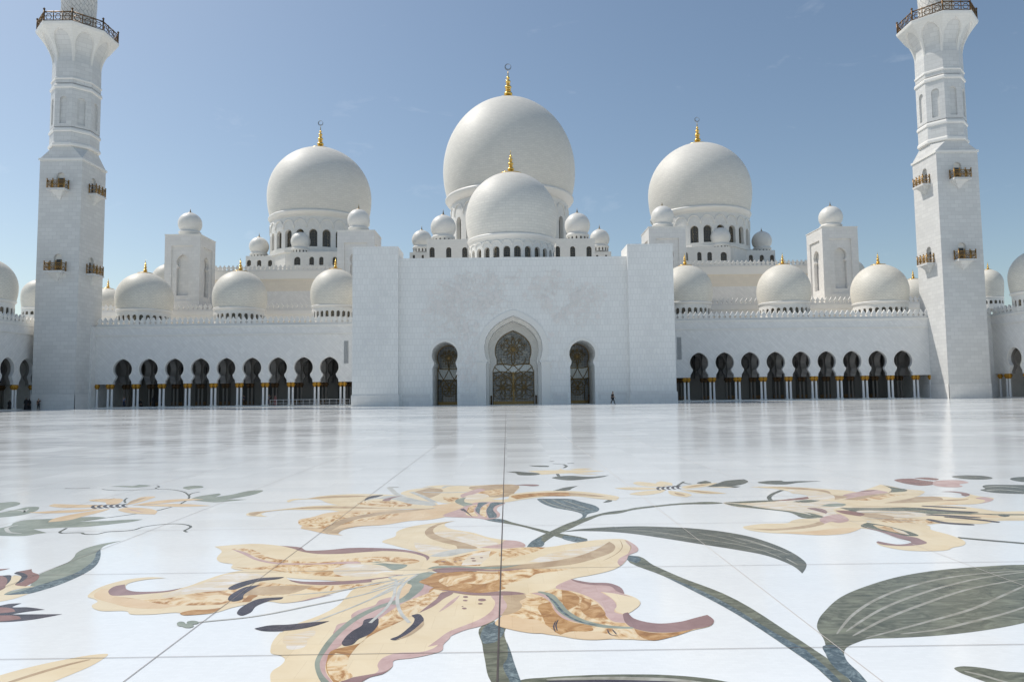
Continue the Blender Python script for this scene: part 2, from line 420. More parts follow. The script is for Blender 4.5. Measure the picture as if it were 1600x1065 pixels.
def dome_thing(name, label, px, rpx, ytop, ymid, yrim, D, drum_px=None, drum_r=.9, nwin=24, win_y=None, win_hw=.3, mat='marble_dome',
               fin=None, crescent=False, group='domes of the mosque', drum_mat='marble_small', rim=.97, arches=False, ydrum=None, glass='window_glass', seg=96, fin_rb=None, cap_mat='gold'):
    cx = X(px, D, ymid); Rr = rpx / F * D
    zc = Z(px, ymid, D); zt = Z(px, ytop, D); zr = Z(px, yrim, D)
    h = zt - zc; te = (zc - 1.8) / D
    b = math.sqrt(max(.5 * Rr * Rr, h * h - (Rr * te) ** 2))
    zb = Z(px, ydrum, D - drum_r * Rr)
    t = thing(name, label, 'dome', (cx, D, zb), group)
    # shell
    lo = (zc - zr) / Rr; al = -R(23); lowk = lo / math.sin(R(23))
    prof = []
    for k in range(41):
        a = al + (PI / 2 - al) * k / 40
        r = Rr * math.cos(a); z = (b if a > 0 else Rr * lowk) * math.sin(a)
        if a > R(45): z += b * .012 * ((a - R(45)) / R(45)) ** 2
        prof.append((max(r, 0) if k < 40 else 0, z))
    mb = MB(); mb.lathe(prof, (cx, D, zc), seg); shell = mb.build('dome_shell', mat, t)
    rr = rim * Rr; rin = Rr * math.cos(al)
    # cornice: moulded ring under the shell
    ch = .055 * Rr; mb = MB()
    mb.lathe([(rin * .97, ch * .9), (rr * .985, ch * .9), (rr, ch * .6), (rr, ch * .2), (rr * .985, 0), (rr * .975, -ch * .45), (rr * .955, -ch * .55), (drum_r * Rr * 1.008, -ch * 1.3), (drum_r * Rr * .9, -ch * 1.3)], (cx, D, zr), seg)
    mb.build('cornice', 'marble_trim', t)
    # drum with round-headed windows
    dr = drum_r * Rr; zt_d = zr - ch * 1.1
    wy0, wy1 = win_y; wz1 = Z(px, wy0, D - dr) - 0; wz0 = Z(px, wy1, D - dr)
    th = dr * .085 if arches else dr * .06
    hw = win_hw * (2 * PI / nwin) * dr
    hole = arched(hw, wz0, wz1, 10)
    da = 2 * PI / nwin; bw = da * dr / 2
    mb = MB(); pane_r = dr - th
    lastw = None
    for k in range(nwin):
        ac = -PI / 2 + (k + .5) * da
        def fn(u, v, w, ac=ac):
            a = ac + u / dr; return (cx + (dr - w) * math.cos(a), D + (dr - w) * math.sin(a), v)
        # bay polygon with hole, sides subdivided to follow the curve
        outer = [(-bw, zb), (0, zb), (bw, zb), (bw, zt_d), (0, zt_d), (-bw, zt_d)]
        i0 = len(mb.f)
        mb.prism(outer, fn, 0, th, holes=[hole], back=False)
    mb.build('drum', drum_mat, t)
    if arches:
        mb = MB()      # raised blind arches between windows and cornice
        for k in range(nwin):
            ac = -PI / 2 + (k + .5) * da
            pts = []
            for q in range(13):
                a = PI * q / 12; u = bw * .98 * math.cos(a); v = wz1 + (zt_d - wz1) * (.12 + .62 * math.sin(a) ** .8)
                aa = ac + u / dr; pts.append((cx + (dr + .04) * math.cos(aa), D + (dr + .04) * math.sin(aa), v))
            mb.tube(pts, dr * .011, 5)
        mb.build('blind_arches', 'marble_trim', t)
    for k in range(nwin):
        ac = -PI / 2 + (k + .5) * da
        if math.sin(ac) > .35: continue
        m = MB()
        def fn(u, v, w, ac=ac):
            a = ac + u / dr; return (cx + (dr - th * .8) * math.cos(a), D + (dr - th * .8) * math.sin(a), v)
        m.sheet([(u * 1.05, v) for u, v in hole], fn)
        m.build('window', glass, t)
    # floor ledge
    mb = MB(); mb.lathe([(0, zt_d - zb), (dr * .95, zt_d - zb)], (cx, D, zb), 32)
    if fin:
        ztop = zc + b * 1.012
        fh = Z(px, fin, D) - ztop
        rb = fin_rb * Rr if fin_rb else .17 * Rr
        finial(t, (cx, D, ztop - rb * rb / (2 * Rr) * .9), fh if not crescent else fh * .80, rb, crescent, mat=cap_mat)
    return t

def small_dome(parent, c, r, fh, zdrum=0, name='dome', nwin=0, seg=40, b=1.0, mat='marble_small', slim=True):
    """little onion dome standing at c (base centre)"""
    mb = MB(); al = R(-38); prof = []
    zc = c[2] + zdrum + r * .30 + r * .62
    if zdrum: prof_d = [(r * .86, 0), (r * .86, zdrum)]
    for k in range(25):
        a = al + (PI / 2 - al) * k / 24; prof.append((r * math.cos(a) if k < 24 else 0, zc - c[2] + r * (b if a > 0 else 1) * math.sin(a)))
    z0 = prof[0][1]
    full = [(r * .88, 0), (r * .88, z0 * .55), (r * .93, z0 * .6), (r * .93, z0 * .78), (r * .84, z0 * .85)] + prof
    mb.lathe(full, c, seg)
    d = mb.build(name, mat, parent)
    if nwin:
        for k in range(nwin):
            a = -PI / 2 + (k + .5) * 2 * PI / nwin
            if math.sin(a) > .3: continue
            m = MB(); rr = r * .885; hw = PI * rr / nwin * .36
            m.sheet(arched(hw, c[2] + .05 * z0, c[2] + .48 * z0, 8), lambda u, v, w, a=a: (c[0] + rr * math.cos(a + u / rr), c[1] + rr * math.sin(a + u / rr), v))
            m.build('window', 'window_glass', d)
    top = zc + r * b
    m = MB(); fp = finial_profile(fh, r * .16) if not slim else [(r * .22, 0), (r * .2, fh * .06), (r * .06, fh * .14), (r * .075, fh * .22), (r * .035, fh * .32), (r * .06, fh * .42), (r * .03, fh * .52), (r * .02, fh * .7), (0, fh)]
    m.lathe(fp, (c[0], c[1], top - .02 * r), 14); m.build('finial', 'old_gold', d)
    return d

def windowed_block(t, x0, x1, y0, y1, z0, z1, wins, mat='marble_small', side_wins=()):
    """box whose front wall (y0) has round headed windows: wins=[(x,hw,zb,zt)]"""
    mb = MB(); th = .5
    holes = [[(x + u, v) for u, v in arched(hw, zb, zt, 10)] for x, hw, zb, zt in wins]
    ws_ = sorted(zip([w_[0] for w_ in wins], holes), key=lambda q: q[0])
    cuts = [x0] + [(ws_[k][0] + ws_[k + 1][0]) / 2 for k in range(len(ws_) - 1)] + [x1]
    for k, (xc_, hl) in enumerate(ws_):
        mb.prism([(cuts[k], z0), (cuts[k + 1], z0), (cuts[k + 1], z1), (cuts[k], z1)], lambda u, v, w: (u, y0 + w, v), 0, th, holes=[hl])
    sh = [[(y + u, v) for u, v in arched(hw, zb, zt, 10)] for y, hw, zb, zt in side_wins]
    for xx, s in ((x0, 1), (x1, -1)):
        mb.prism([(y0 + th, z0), (y1, z0), (y1, z1), (y0 + th, z1)], lambda u, v, w: (xx + s * w, u, v), 0, th, holes=sh)
    mb.box((x0 + th, y1 - th, z0), (x1 - th, y1, z1))
    mb.box((x0 + th, y0 + th, z1 - .4), (x1 - th, y1 - th, z1 - .01))
    mb.build('wall', mat, t)
    for x, hw, zb, zt in wins:
        m = MB(); m.sheet([(x + u * 1.04, v) for u, v in arched(hw, zb, zt, 10)], lambda u, v, w: (u, y0 + .3, v)); m.build('window', 'window_glass', t)
    for y, hw, zb, zt in side_wins:
        for xx, s in ((x0, 1), (x1, -1)):
            m = MB(); m.sheet([(y + u * 1.04, v) for u, v in arched(hw, zb, zt, 10)], lambda u, v, w: (xx + s * .3, u, v)); m.build('window', 'window_glass', t)

# ---------------------------------------------------------------- ground
mb = MB(); mb.face([(-400, -150, 0), (400, -150, 0), (400, 420, 0), (-400, 420, 0)])
struct(mb.build('courtyard_floor', 'courtyard_marble'))

# joints of the 2.33 m slab grid
G0 = ground(777, 1065).x; GP = 2.33; GY = ground(780, 1018.5).y
def strip(mb, p, q, w, z):
    p = Vector(p); q = Vector(q); d = (q - p).normalized(); n = Vector((-d.y, d.x)) * w / 2
    mb.face([(p.x - n.x, p.y - n.y, z), (q.x - n.x, q.y - n.y, z), (q.x + n.x, q.y + n.y, z), (p.x + n.x, p.y + n.y, z)])
mb = MB(); mb2 = MB(); mb3 = MB(); mb4 = MB()
for k in range(-12, 13):
    x = G0 + k * 2.365
    if k == 0: continue
    tgt = mb4 if k > 0 else mb
    strip(tgt, (x, 1.5), (x, 45 if abs(k) < 4 else 30), .0062 if k < 0 else .006, .0044)
strip(mb2, (G0, 1.5), (G0, 99), .0125, .0047)
for k in range(-1, 10):
    y = GY + k * GP
    if k < 4: strip(mb, (-16, y), (16, y), .0058, .0047)
    else: strip(mb3, (-26, y), (26, y), .008, .0047)
struct(mb.build('floor_joints_brown', 'joint_brown')); struct(mb2.build('floor_joint_dark', 'joint_dark')); struct(mb3.build('floor_joints_faint', 'joint_faint')); struct(mb4.build('floor_joints_pale', 'joint_pale'))
mb = MB()
for k in range(10, 45): strip(mb, (-70, GY + k * GP), (72, GY + k * GP), .016, .002)
for k in range(-12, 13):
    if k: strip(mb, (G0 + k * 2.365, 45 if abs(k) < 4 else 30), (G0 + k * GP, 98), .016, .0021)
struct(mb.build('floor_joints_far', 'joint_faint'))

# ---------------------------------------------------------------- entrance portal
DP = 100.0
px0, px1 = X(550, DP), X(1057, DP)            # outer edges
tx0, tx1 = X(622, DP), X(985, DP)             # inner edges of the two pylons
zt_t = Z(590, 385, DP); zt_w = Z(800, 400.5, DP)
portal = thing('entrance_portal', 'tall white marble entrance block with three horseshoe arched glass doorways and carved vines', 'building', ((px0 + px1) / 2, DP, 0))
pc = X(803, DP)                               # axis
mc = pc; sL = X(694.4, DP); sR = X(911.5, DP)
K = DP / F                                    # metres per photo px at the portal
YF = DP + .7                                  # wall front plane
main_hole = keyhole(41.0 * K, 46 * K, (632 - 564) * K, (632 - 543) * K, 0.0, hs=43.5 * K, zs=(632 - 568) * K, n=26, point=.115, pw=3)
side_hole = keyhole(17.2 * K, 20.4 * K, (632 - 567) * K, (632 - 553) * K, 0.0, hs=19.4 * K, zs=(632 - 573) * K, n=20, point=.03, pw=3)
def notch_wall(outer_x0, outer_x1, ztop, notches):
    pts = [(outer_x0, 0)]
    for cx_, pr in notches: pts += [(cx_ + u, v) for u, v in pr]
    pts += [(outer_x1, 0), (outer_x1, ztop), (outer_x0, ztop)]
    return pts
mb = MB()
mb.prism(notch_wall(tx0, tx1, zt_w, [(sL, side_hole), (mc, main_hole), (sR, side_hole)]), lambda u, v, w: (u, YF + w, v), 0, 8.0)
mb.box((px0 + .02, YF + 4.6, 0), (tx0, DP + 24, zt_w)); mb.box((tx1, YF + 4.6, 0), (px1 - .02, DP + 24, zt_w))
mb.box((tx0, YF + 8.6, zt_w - 1), (tx1, DP + 24, zt_w - .004))
mb.box((tx0, DP + 23.2, 0), (tx1, DP + 24, zt_w - 1))
mb.box((tx0, YF + 8.0, zt_w - 1.4), (tx1, YF + 8.6, zt_w - .008))
mb.build('wall', 'marble_portal', portal)
for a, b in ((px0, tx0), (tx1, px1)):
    mb = MB(); mb.box((a, DP, 0), (b, DP + 5.3, zt_t)); mb.build('pylon', 'marble_portal', portal)
    mb = MB(); mb.box((a + .004 - .12, DP - .12, 0), (b + .12, DP - .002, 1.55)); mb.box((a - .06, DP - .06, 1.55), (b + .06, DP - .001, 1.66)); mb.build('plinth', 'marble_wall', portal)
# plinth courses between the doors
for a, b in ((tx0 + .12, sL - 20.4 * K), (sL + 20.4 * K, mc - 57 * K), (mc + 57 * K, sR - 20.4 * K), (sR + 20.4 * K, tx1 - .12)):
    mb = MB(); mb.box((a + .35, YF - .05, 0), (b - .35, YF - .001, 1.5)); mb.box((a + .35, YF - .09, 1.5), (b - .35, YF - .002, 1.6)); mb.build('plinth', 'marble_wall', portal)
# archivolts
def ring_strip(mb, cx_, prof, t, y0, y1, start=0):
    """band of width t outside an opening outline"""
    n = len(prof); out = []
    for k, (u, v) in enumerate(prof):
        a = prof[max(k - 1, 0)]; b = prof[min(k + 1, n - 1)]
        d = Vector((b[0] - a[0], b[1] - a[1])); d.normalize(); nn = Vector((-d.y, d.x)); out.append((u + nn.x * t, v + nn.y * t))
    for k in range(start, n - 1 - start):
        mb.prism([(cx_ + prof[k][0], prof[k][1]), (cx_ + out[k][0], out[k][1]), (cx_ + out[k + 1][0], out[k + 1][1]), (cx_ + prof[k + 1][0], prof[k + 1][1])], lambda u, v, w: (u, w, v), y0, y1)
mb = MB(); ring_strip(mb, mc, main_hole, 9.2 * K, YF - .10, YF - .001, 6)
for s_ in (-1, 1):
    a, b = mc + s_ * 43.6 * K, mc + s_ * 57 * K
    mb.box((a, YF - .10, 0), (b, YF - .001, (632 - 567) * K)); mb.box((a, YF - .18, (632 - 567) * K), (b + s_ * .15, YF - .002, (632 - 564.5) * K))
mb.build('archivolt', 'marble_trim', portal)
for cx_ in (sL, sR):
    mb = MB(); ring_strip(mb, cx_, side_hole, 4.6 * K, YF - .07, YF - .001, 5); mb.build('archivolt', 'marble_trim', portal)
# inner stepped arch of the main doorway
inner = keyhole(27.5 * K, 30.5 * K, (632 - 565.5) * K, (632 - 544.5) * K, (632 - 566) * K, n=24, point=.13, pw=3)
gl = [(-34.5 * K, 0), (-34.5 * K, (632 - 578) * K), (-31 * K, (632 - 569) * K)] + inner + [(31 * K, (632 - 569) * K), (34.5 * K, (632 - 578) * K), (34.5 * K, 0)]
mid = keyhole(37 * K, 41 * K, (632 - 562) * K, (632 - 543) * K, 0.0, hs=39.5 * K, zs=(632 - 569) * K, n=24, point=.11, pw=3)
def frame_wall(mb, outer, hole, y0, y1, cx_):
    o = [(cx_ + u, v) for u, v in outer]; h = [(cx_ + u, v) for u, v in hole]
    pts = o + list(reversed(h))
    mb.prism(pts, lambda u, v, w: (u, w, v), y0, y1)
mb = MB(); frame_wall(mb, main_hole, mid, YF + 2.2, YF + 4.6, mc); mb.build('stepped_arch', 'marble_trim', portal)
mb = MB(); frame_wall(mb, main_hole, gl, YF + 4.6, YF + 6.2, mc); mb.build('stepped_arch', 'marble_small', portal)

def rosette(mb, c, r, n, y, w):
    """star rosette of overlapping petal bars"""
    for k in range(n):
        a = 2 * PI * k / n
        pts = []
        for q in range(9):
            t = q / 8; rad = r * t; sp = .9 * math.sin(PI * t) * PI / n
            pts.append((rad, sp))
        for s in (-1, 1):
            P = [(c[0] + rad * math.cos(a + s * sp), y, c[1] + rad * math.sin(a + s * sp)) for rad, sp in pts]
            mb.tube(P, w, 4, cap=False)
def clipped(mb, P, w, inside):
    run = []
    for p in P:
        if inside(p[0], p[2]): run.append(p)
        else:
            if len(run) > 1: mb.tube(run, w, 4, cap=False)
            run = []
    if len(run) > 1: mb.tube(run, w, 4, cap=False)
def door(cx_, outline, y, zb0, zb1, zfoot, hw, leaves, rose_c, rose_r):
    """glazed doorway: dark glass, pale band, gold lattice, brass foot rail"""
    mb = MB(); mb.prism([(cx_ + u, v) for u, v in outline], lambda u, v, w: (u, y + w, v), 0, .08); d = mb.build('door', 'door_glass', portal)
    mb = MB(); mb.box((cx_ - hw + .05, y - .05, zb0), (cx_ + hw - .05, y - .012, zb1)); mb.build('pale_band', 'band_glass', d)
    mb = MB(); mb.box((cx_ - hw, y - .10, 0), (cx_ + hw, y - .02, zfoot)); mb.build('foot_rail', 'old_gold', d)
    mb = MB()
    pts = [(cx_ + u, y - .08, v) for u, v in outline]; mb.tube(pts, .11, 6)
    if leaves == 2: mb.box((cx_ - .14, y - .16, 0), (cx_ + .14, y - .06, zb0 + .1))
    for z in (zb0, zb1): mb.tube([(cx_ - hw, y - .1, z), (cx_ - hw * .5, y - .1, z + (.16 if leaves == 2 else -.16)), (cx_, y - .1, z - .12), (cx_ + hw * .5, y - .1, z + (.16 if leaves == 2 else -.16)), (cx_ + hw, y - .1, z)], .075, 5)
    mb.build('frame', 'old_gold', d)
    mb = MB(); yy = y - .14
    rosette(mb, rose_c, rose_r, 12, yy, .035); rosette(mb, rose_c, rose_r * .5, 12, yy, .03)
    poly = [(cx_ + u, v) for u, v in outline]
    def inside(x, z):
        c = False; j = len(poly) - 1
        for i in range(len(poly)):
            xi, zi = poly[i]; xj, zj = poly[j]
            if (zi > z) != (zj > z) and x < (xj - xi) * (z - zi) / (zj - zi) + xi: c = not c
            j = i
        return c
    zz = (zb0 + zb1) / 2; n = 4 if leaves == 2 else 2
    for k in range(n + 1):                       # interlaced arcs across the pale band and the leaves
        for s in (-1, 1):
            x0 = cx_ - hw + 2 * hw * k / n; P = []
            for q in range(25):
                t = q / 24; P.append((x0 + s * hw * 1.1 * math.sin(t * PI * .5), yy, zb0 - 1.2 + (zb1 - zb0 + 2.2) * t))
            clipped(mb, P, .055, inside)
    for c_, r_ in (((cx_ - hw * .5, zb0 * .52), zb0 * .38), ((cx_ + hw * .5, zb0 * .52), zb0 * .38), ((cx_, zb0 * .55), zb0 * .42)) if leaves == 2 else (((cx_, zb0 * .6), zb0 * .28),):
        rosette(mb, c_, r_, 8, yy - .02, .035)
        clipped(mb, [(c_[0] + r_ * math.cos(a * PI / 16), yy, c_[1] + r_ * math.sin(a * PI / 16)) for a in range(33)], .04, inside)
    for c_ in range(5):                       # scattered little stars in the tympanum
        a = R(20 + 35 * c_); rosette(mb, (rose_c[0] + rose_r * 1.05 * math.cos(a), rose_c[1] + rose_r * 1.05 * math.sin(a) * .9), rose_r * .28, 6, yy, .02)
    if leaves == 1:
        for s in (-1, 1): mb.tube([(cx_ + s * hw * .62, yy, zfoot), (cx_ + s * hw * .62, yy, zb0 * .6), (cx_ + s * hw * .85, yy, zb0)], .05, 5)
    mb.build('lattice', 'old_gold', d)
    return d
door(mc, gl, YF + 6.05, (632 - 580) * K, (632 - 567) * K, .42, 34.5 * K, 2, (mc, (632 - 541) * K), 19 * K)
for cx_ in (sL, sR):
    o = keyhole(17.0 * K, 20.2 * K, (632 - 567) * K, (632 - 553) * K, 0.0, hs=19.2 * K, zs=(632 - 573) * K, n=20, point=.03, pw=3)
    door(cx_, o, YF + 7.4, (632 - 590) * K, (632 - 571) * K, .42, 18.4 * K, 1, (cx_, (632 - 554) * K), 12 * K)
for s_ in (-1, 1):                            # low dark posts beside the main door
    mb = MB(); mb.tube([(mc + s_ * 36.5 * K, YF + 4.1, 0), (mc + s_ * 36.5 * K, YF + 4.1, 1.2)], .12, 8); mb.lathe([(.16, 0), (.16, .05), (0, .12)], (mc + s_ * 36.5 * K, YF + 4.1, 1.2), 10)
    o = mb.build('post', 'bronze'); o['label'] = 'short dark post standing at the %s jamb of the main glass door' % ('left' if s_ < 0 else 'right'); o['category'] = 'post'
mb = MB(); mb.tube([(sR + 14.5 * K, YF + 4.4, 0), (sR + 14.5 * K, YF + 4.4, 1.2)], .12, 8); mb.lathe([(.16, 0), (.16, .05), (0, .12)], (sR + 14.5 * K, YF + 4.4, 1.2), 10)
o = mb.build('post', 'bronze'); o['label'] = 'short dark post inside the right side doorway of the entrance'; o['category'] = 'post'
# steps
mb = MB(); mb.box((px0 - .3, DP - 1.2, 0), (px1 + .3, DP - .122, .02)); mb.build('threshold', 'marble_trim', portal)

# carved vine relief: thin curling stems and leaves
rnd = random.Random(3)
def curl(mb, x, z, s, y, a0, turn, w, z0=None):
    P = []; a = a0; px_, pz_ = x, z; n = 11
    st = s * .22
    for k in range(n):
        P.append((px_, pz_)); px_ += st * math.cos(a); pz_ += st * math.sin(a); a += turn * (.25 + .05 * k); st *= .95
    for k in range(len(P) - 1):
        d = Vector((P[k + 1][0] - P[k][0], P[k + 1][1] - P[k][1])); d.normalize(); t = w * (1 - .6 * k / n); nx, nz = -d.y * t, d.x * t
        mb.face([(P[k][0] - nx, y, P[k][1] - nz), (P[k + 1][0] - nx, y, P[k + 1][1] - nz), (P[k + 1][0] + nx, y, P[k + 1][1] + nz), (P[k][0] + nx, y, P[k][1] + nz)])
    if rnd.random() < .5:                                  # leaf
        q = P[rnd.randrange(2, 8)]; b = rnd.uniform(0, 2 * PI); l = s * rnd.uniform(.35, .6); ww = l * .28
        c, s_ = math.cos(b), math.sin(b)
        mb.face([(q[0], y - .00001, q[1]), (q[0] + l * .5 * c + ww * s_, y - .00001, q[1] + l * .5 * s_ - ww * c), (q[0] + l * c, y - .00001, q[1] + l * s_), (q[0] + l * .5 * c - ww * s_, y - .00001, q[1] + l * .5 * s_ + ww * c)])
def region(px, py):        # where the portal wall is carved, photo px
    cx_ = px - 803; ax = abs(cx_)
    if py < 428 + (ax / 130) ** 2 * 26 or py > 612 or ax > 137 - max(0, py - 540) * .25: return 0
    if ax < 64 and py > 468 + (ax / 62) ** 2 * 30: return 0
    if abs(ax - 109) < 29 and py > 520: return 0
    return 1
def ribbon(mb, P, w, y):
    for k in range(len(P) - 1):
        d = Vector((P[k + 1][0] - P[k][0], P[k + 1][1] - P[k][1]))
        if d.length < 1e-6: continue
        d.normalize(); t = w * (1 - .5 * k / len(P)); nx, nz = -d.y * t, d.x * t
        mb.face([(P[k][0] - nx, y, P[k][1] - nz), (P[k + 1][0] - nx, y, P[k + 1][1] - nz), (P[k + 1][0] + nx, y, P[k + 1][1] + nz), (P[k][0] + nx, y, P[k][1] + nz)])
def leafrel(mb, x, z, l, ang, y):
    c, s_ = math.cos(ang), math.sin(ang); ww = l * .26
    mb.face([(x, y, z), (x + l * .45 * c + ww * s_, y, z + l * .45 * s_ - ww * c), (x + l * c, y, z + l * s_), (x + l * .45 * c - ww * s_, y, z + l * .45 * s_ + ww * c)])
def vine(mA, mB, x, z, ang, n, inside, y, w=.03, sc=1.0):
    """long climbing stem with scrolling side shoots, leaves and open flowers; y steps keep the carved layers apart"""
    P = [(x, z)]; bend = 0; st = .22 * sc; k = 0
    while k < n:
        bend = bend * .85 + rnd.uniform(-.12, .12); ang += bend; x += st * math.cos(ang); z += st * math.sin(ang)
        if not inside(x, z): ang += PI * .35 * rnd.choice((-1, 1)); k += 3
        P.append((x, z)); k += 1
        if k % 5 == 0 and inside(x, z):
            Q = [(x, z)]; a = ang + rnd.choice((-1, 1)) * 1.1; tr = rnd.choice((-1, 1)) * .34; s = st * 1.1; qx, qz = x, z
            for q in range(11): qx += s * math.cos(a); qz += s * math.sin(a); a += tr; s *= .90; Q.append((qx, qz))
            YY[0] += .00004; ribbon(mA, Q, w * .8, y - YY[0])
            for q in (3, 6, 9): YY[0] += .00004; leafrel(mB, Q[q][0], Q[q][1], rnd.uniform(.22, .42) * sc, rnd.uniform(0, 2 * PI), y - YY[0])
            if rnd.random() < .45:
                for q in range(6): YY[0] += .00004; leafrel(mB if rnd.random() < .5 else mA, Q[-1][0], Q[-1][1], .34 * sc, q * PI / 3 + .3, y - YY[0])
    YY[0] += .00004; ribbon(mA, P, w, y - YY[0])
YY = [0]
vA = MB(); vB = vA
def inside_wall(x, z):
    px = 803 + (x - pc) / K; py = 632 - z / K; return region(px, py) > .3 and z > 1.9 and tx0 + .4 < x < tx1 - .4
c_ = 0
while c_ < 74:
    px = rnd.uniform(662, 944); py = rnd.uniform(425, 520) if c_ % 2 else rnd.uniform(480, 612)
    x, z = pc + (px - 803) * K, (632 - py) * K
    if not inside_wall(x, z): continue
    c_ += 1; vine(vA, vB, x, z, rnd.uniform(.2, 2.9), 22, inside_wall, YF - .008, rnd.uniform(.030, .042), 1.45)
vA.build('vine_relief', 'relief_beige', portal)
for cxp in (586, 1020):
    YY[0] = 0; vA = MB(); vB = vA; cx0 = X(cxp, DP, 520)
    ins = lambda x, z: abs(x - cx0) < 1.75 * min(1, .25 + max(0, 19.6 - z) / 5) and 1.9 < z < 19.6
    for k in range(16):
        z = 2.2 + 16 * k / 16; vine(vA, vB, cx0 + rnd.uniform(-.8, .8), z, rnd.uniform(.8, 2.3), 26, ins, DP - .006, rnd.uniform(.018, .028), .85)
    vA.build('vine_relief', 'relief_grey', portal)

# ---------------------------------------------------------------- arcades
DW = 112.0
BAY = 40.1 / F * DW
ZC, RA = 6.05, 1.47              # arch circle centre height and radius
ZTOP = 12.75
bay_hole = keyhole(1.03, RA, 4.82, ZC, 3.72, hs=1.42, zs=4.12, n=16, point=.10)
def column_at(parent, fn, u, w, inner=False, single=True):
    """column standing at arcade coordinates (u along, w depth)"""
    c = fn(u, 0, w); r = .172
    mb = MB(); prof = [(r * 1.25, .28), (r * 1.02, .34), (r * .98, 1.6), (r * .92, 2.98)]
    mb.lathe(prof, (c[0], c[1], 0), 14)
    s = mb.build('column', 'column_shaded' if inner else 'marble_column', parent)
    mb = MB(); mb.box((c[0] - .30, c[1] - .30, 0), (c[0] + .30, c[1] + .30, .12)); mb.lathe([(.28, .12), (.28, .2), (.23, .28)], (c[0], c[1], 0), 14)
    mb.build('base', 'column_shaded' if inner else 'marble_trim', s)
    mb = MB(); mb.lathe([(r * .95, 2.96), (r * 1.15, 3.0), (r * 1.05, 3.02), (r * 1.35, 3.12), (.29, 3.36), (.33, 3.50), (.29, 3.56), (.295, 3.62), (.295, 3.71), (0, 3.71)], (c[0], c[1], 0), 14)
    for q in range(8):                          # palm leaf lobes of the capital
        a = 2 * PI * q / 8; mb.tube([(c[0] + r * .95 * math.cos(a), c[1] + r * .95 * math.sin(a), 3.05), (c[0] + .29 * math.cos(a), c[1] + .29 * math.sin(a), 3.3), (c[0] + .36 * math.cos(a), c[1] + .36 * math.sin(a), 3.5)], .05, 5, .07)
    mb.build('capital', 'bronze' if inner else 'gold_capital', s)  # inner gold capitals get the darker bronze as painted shade

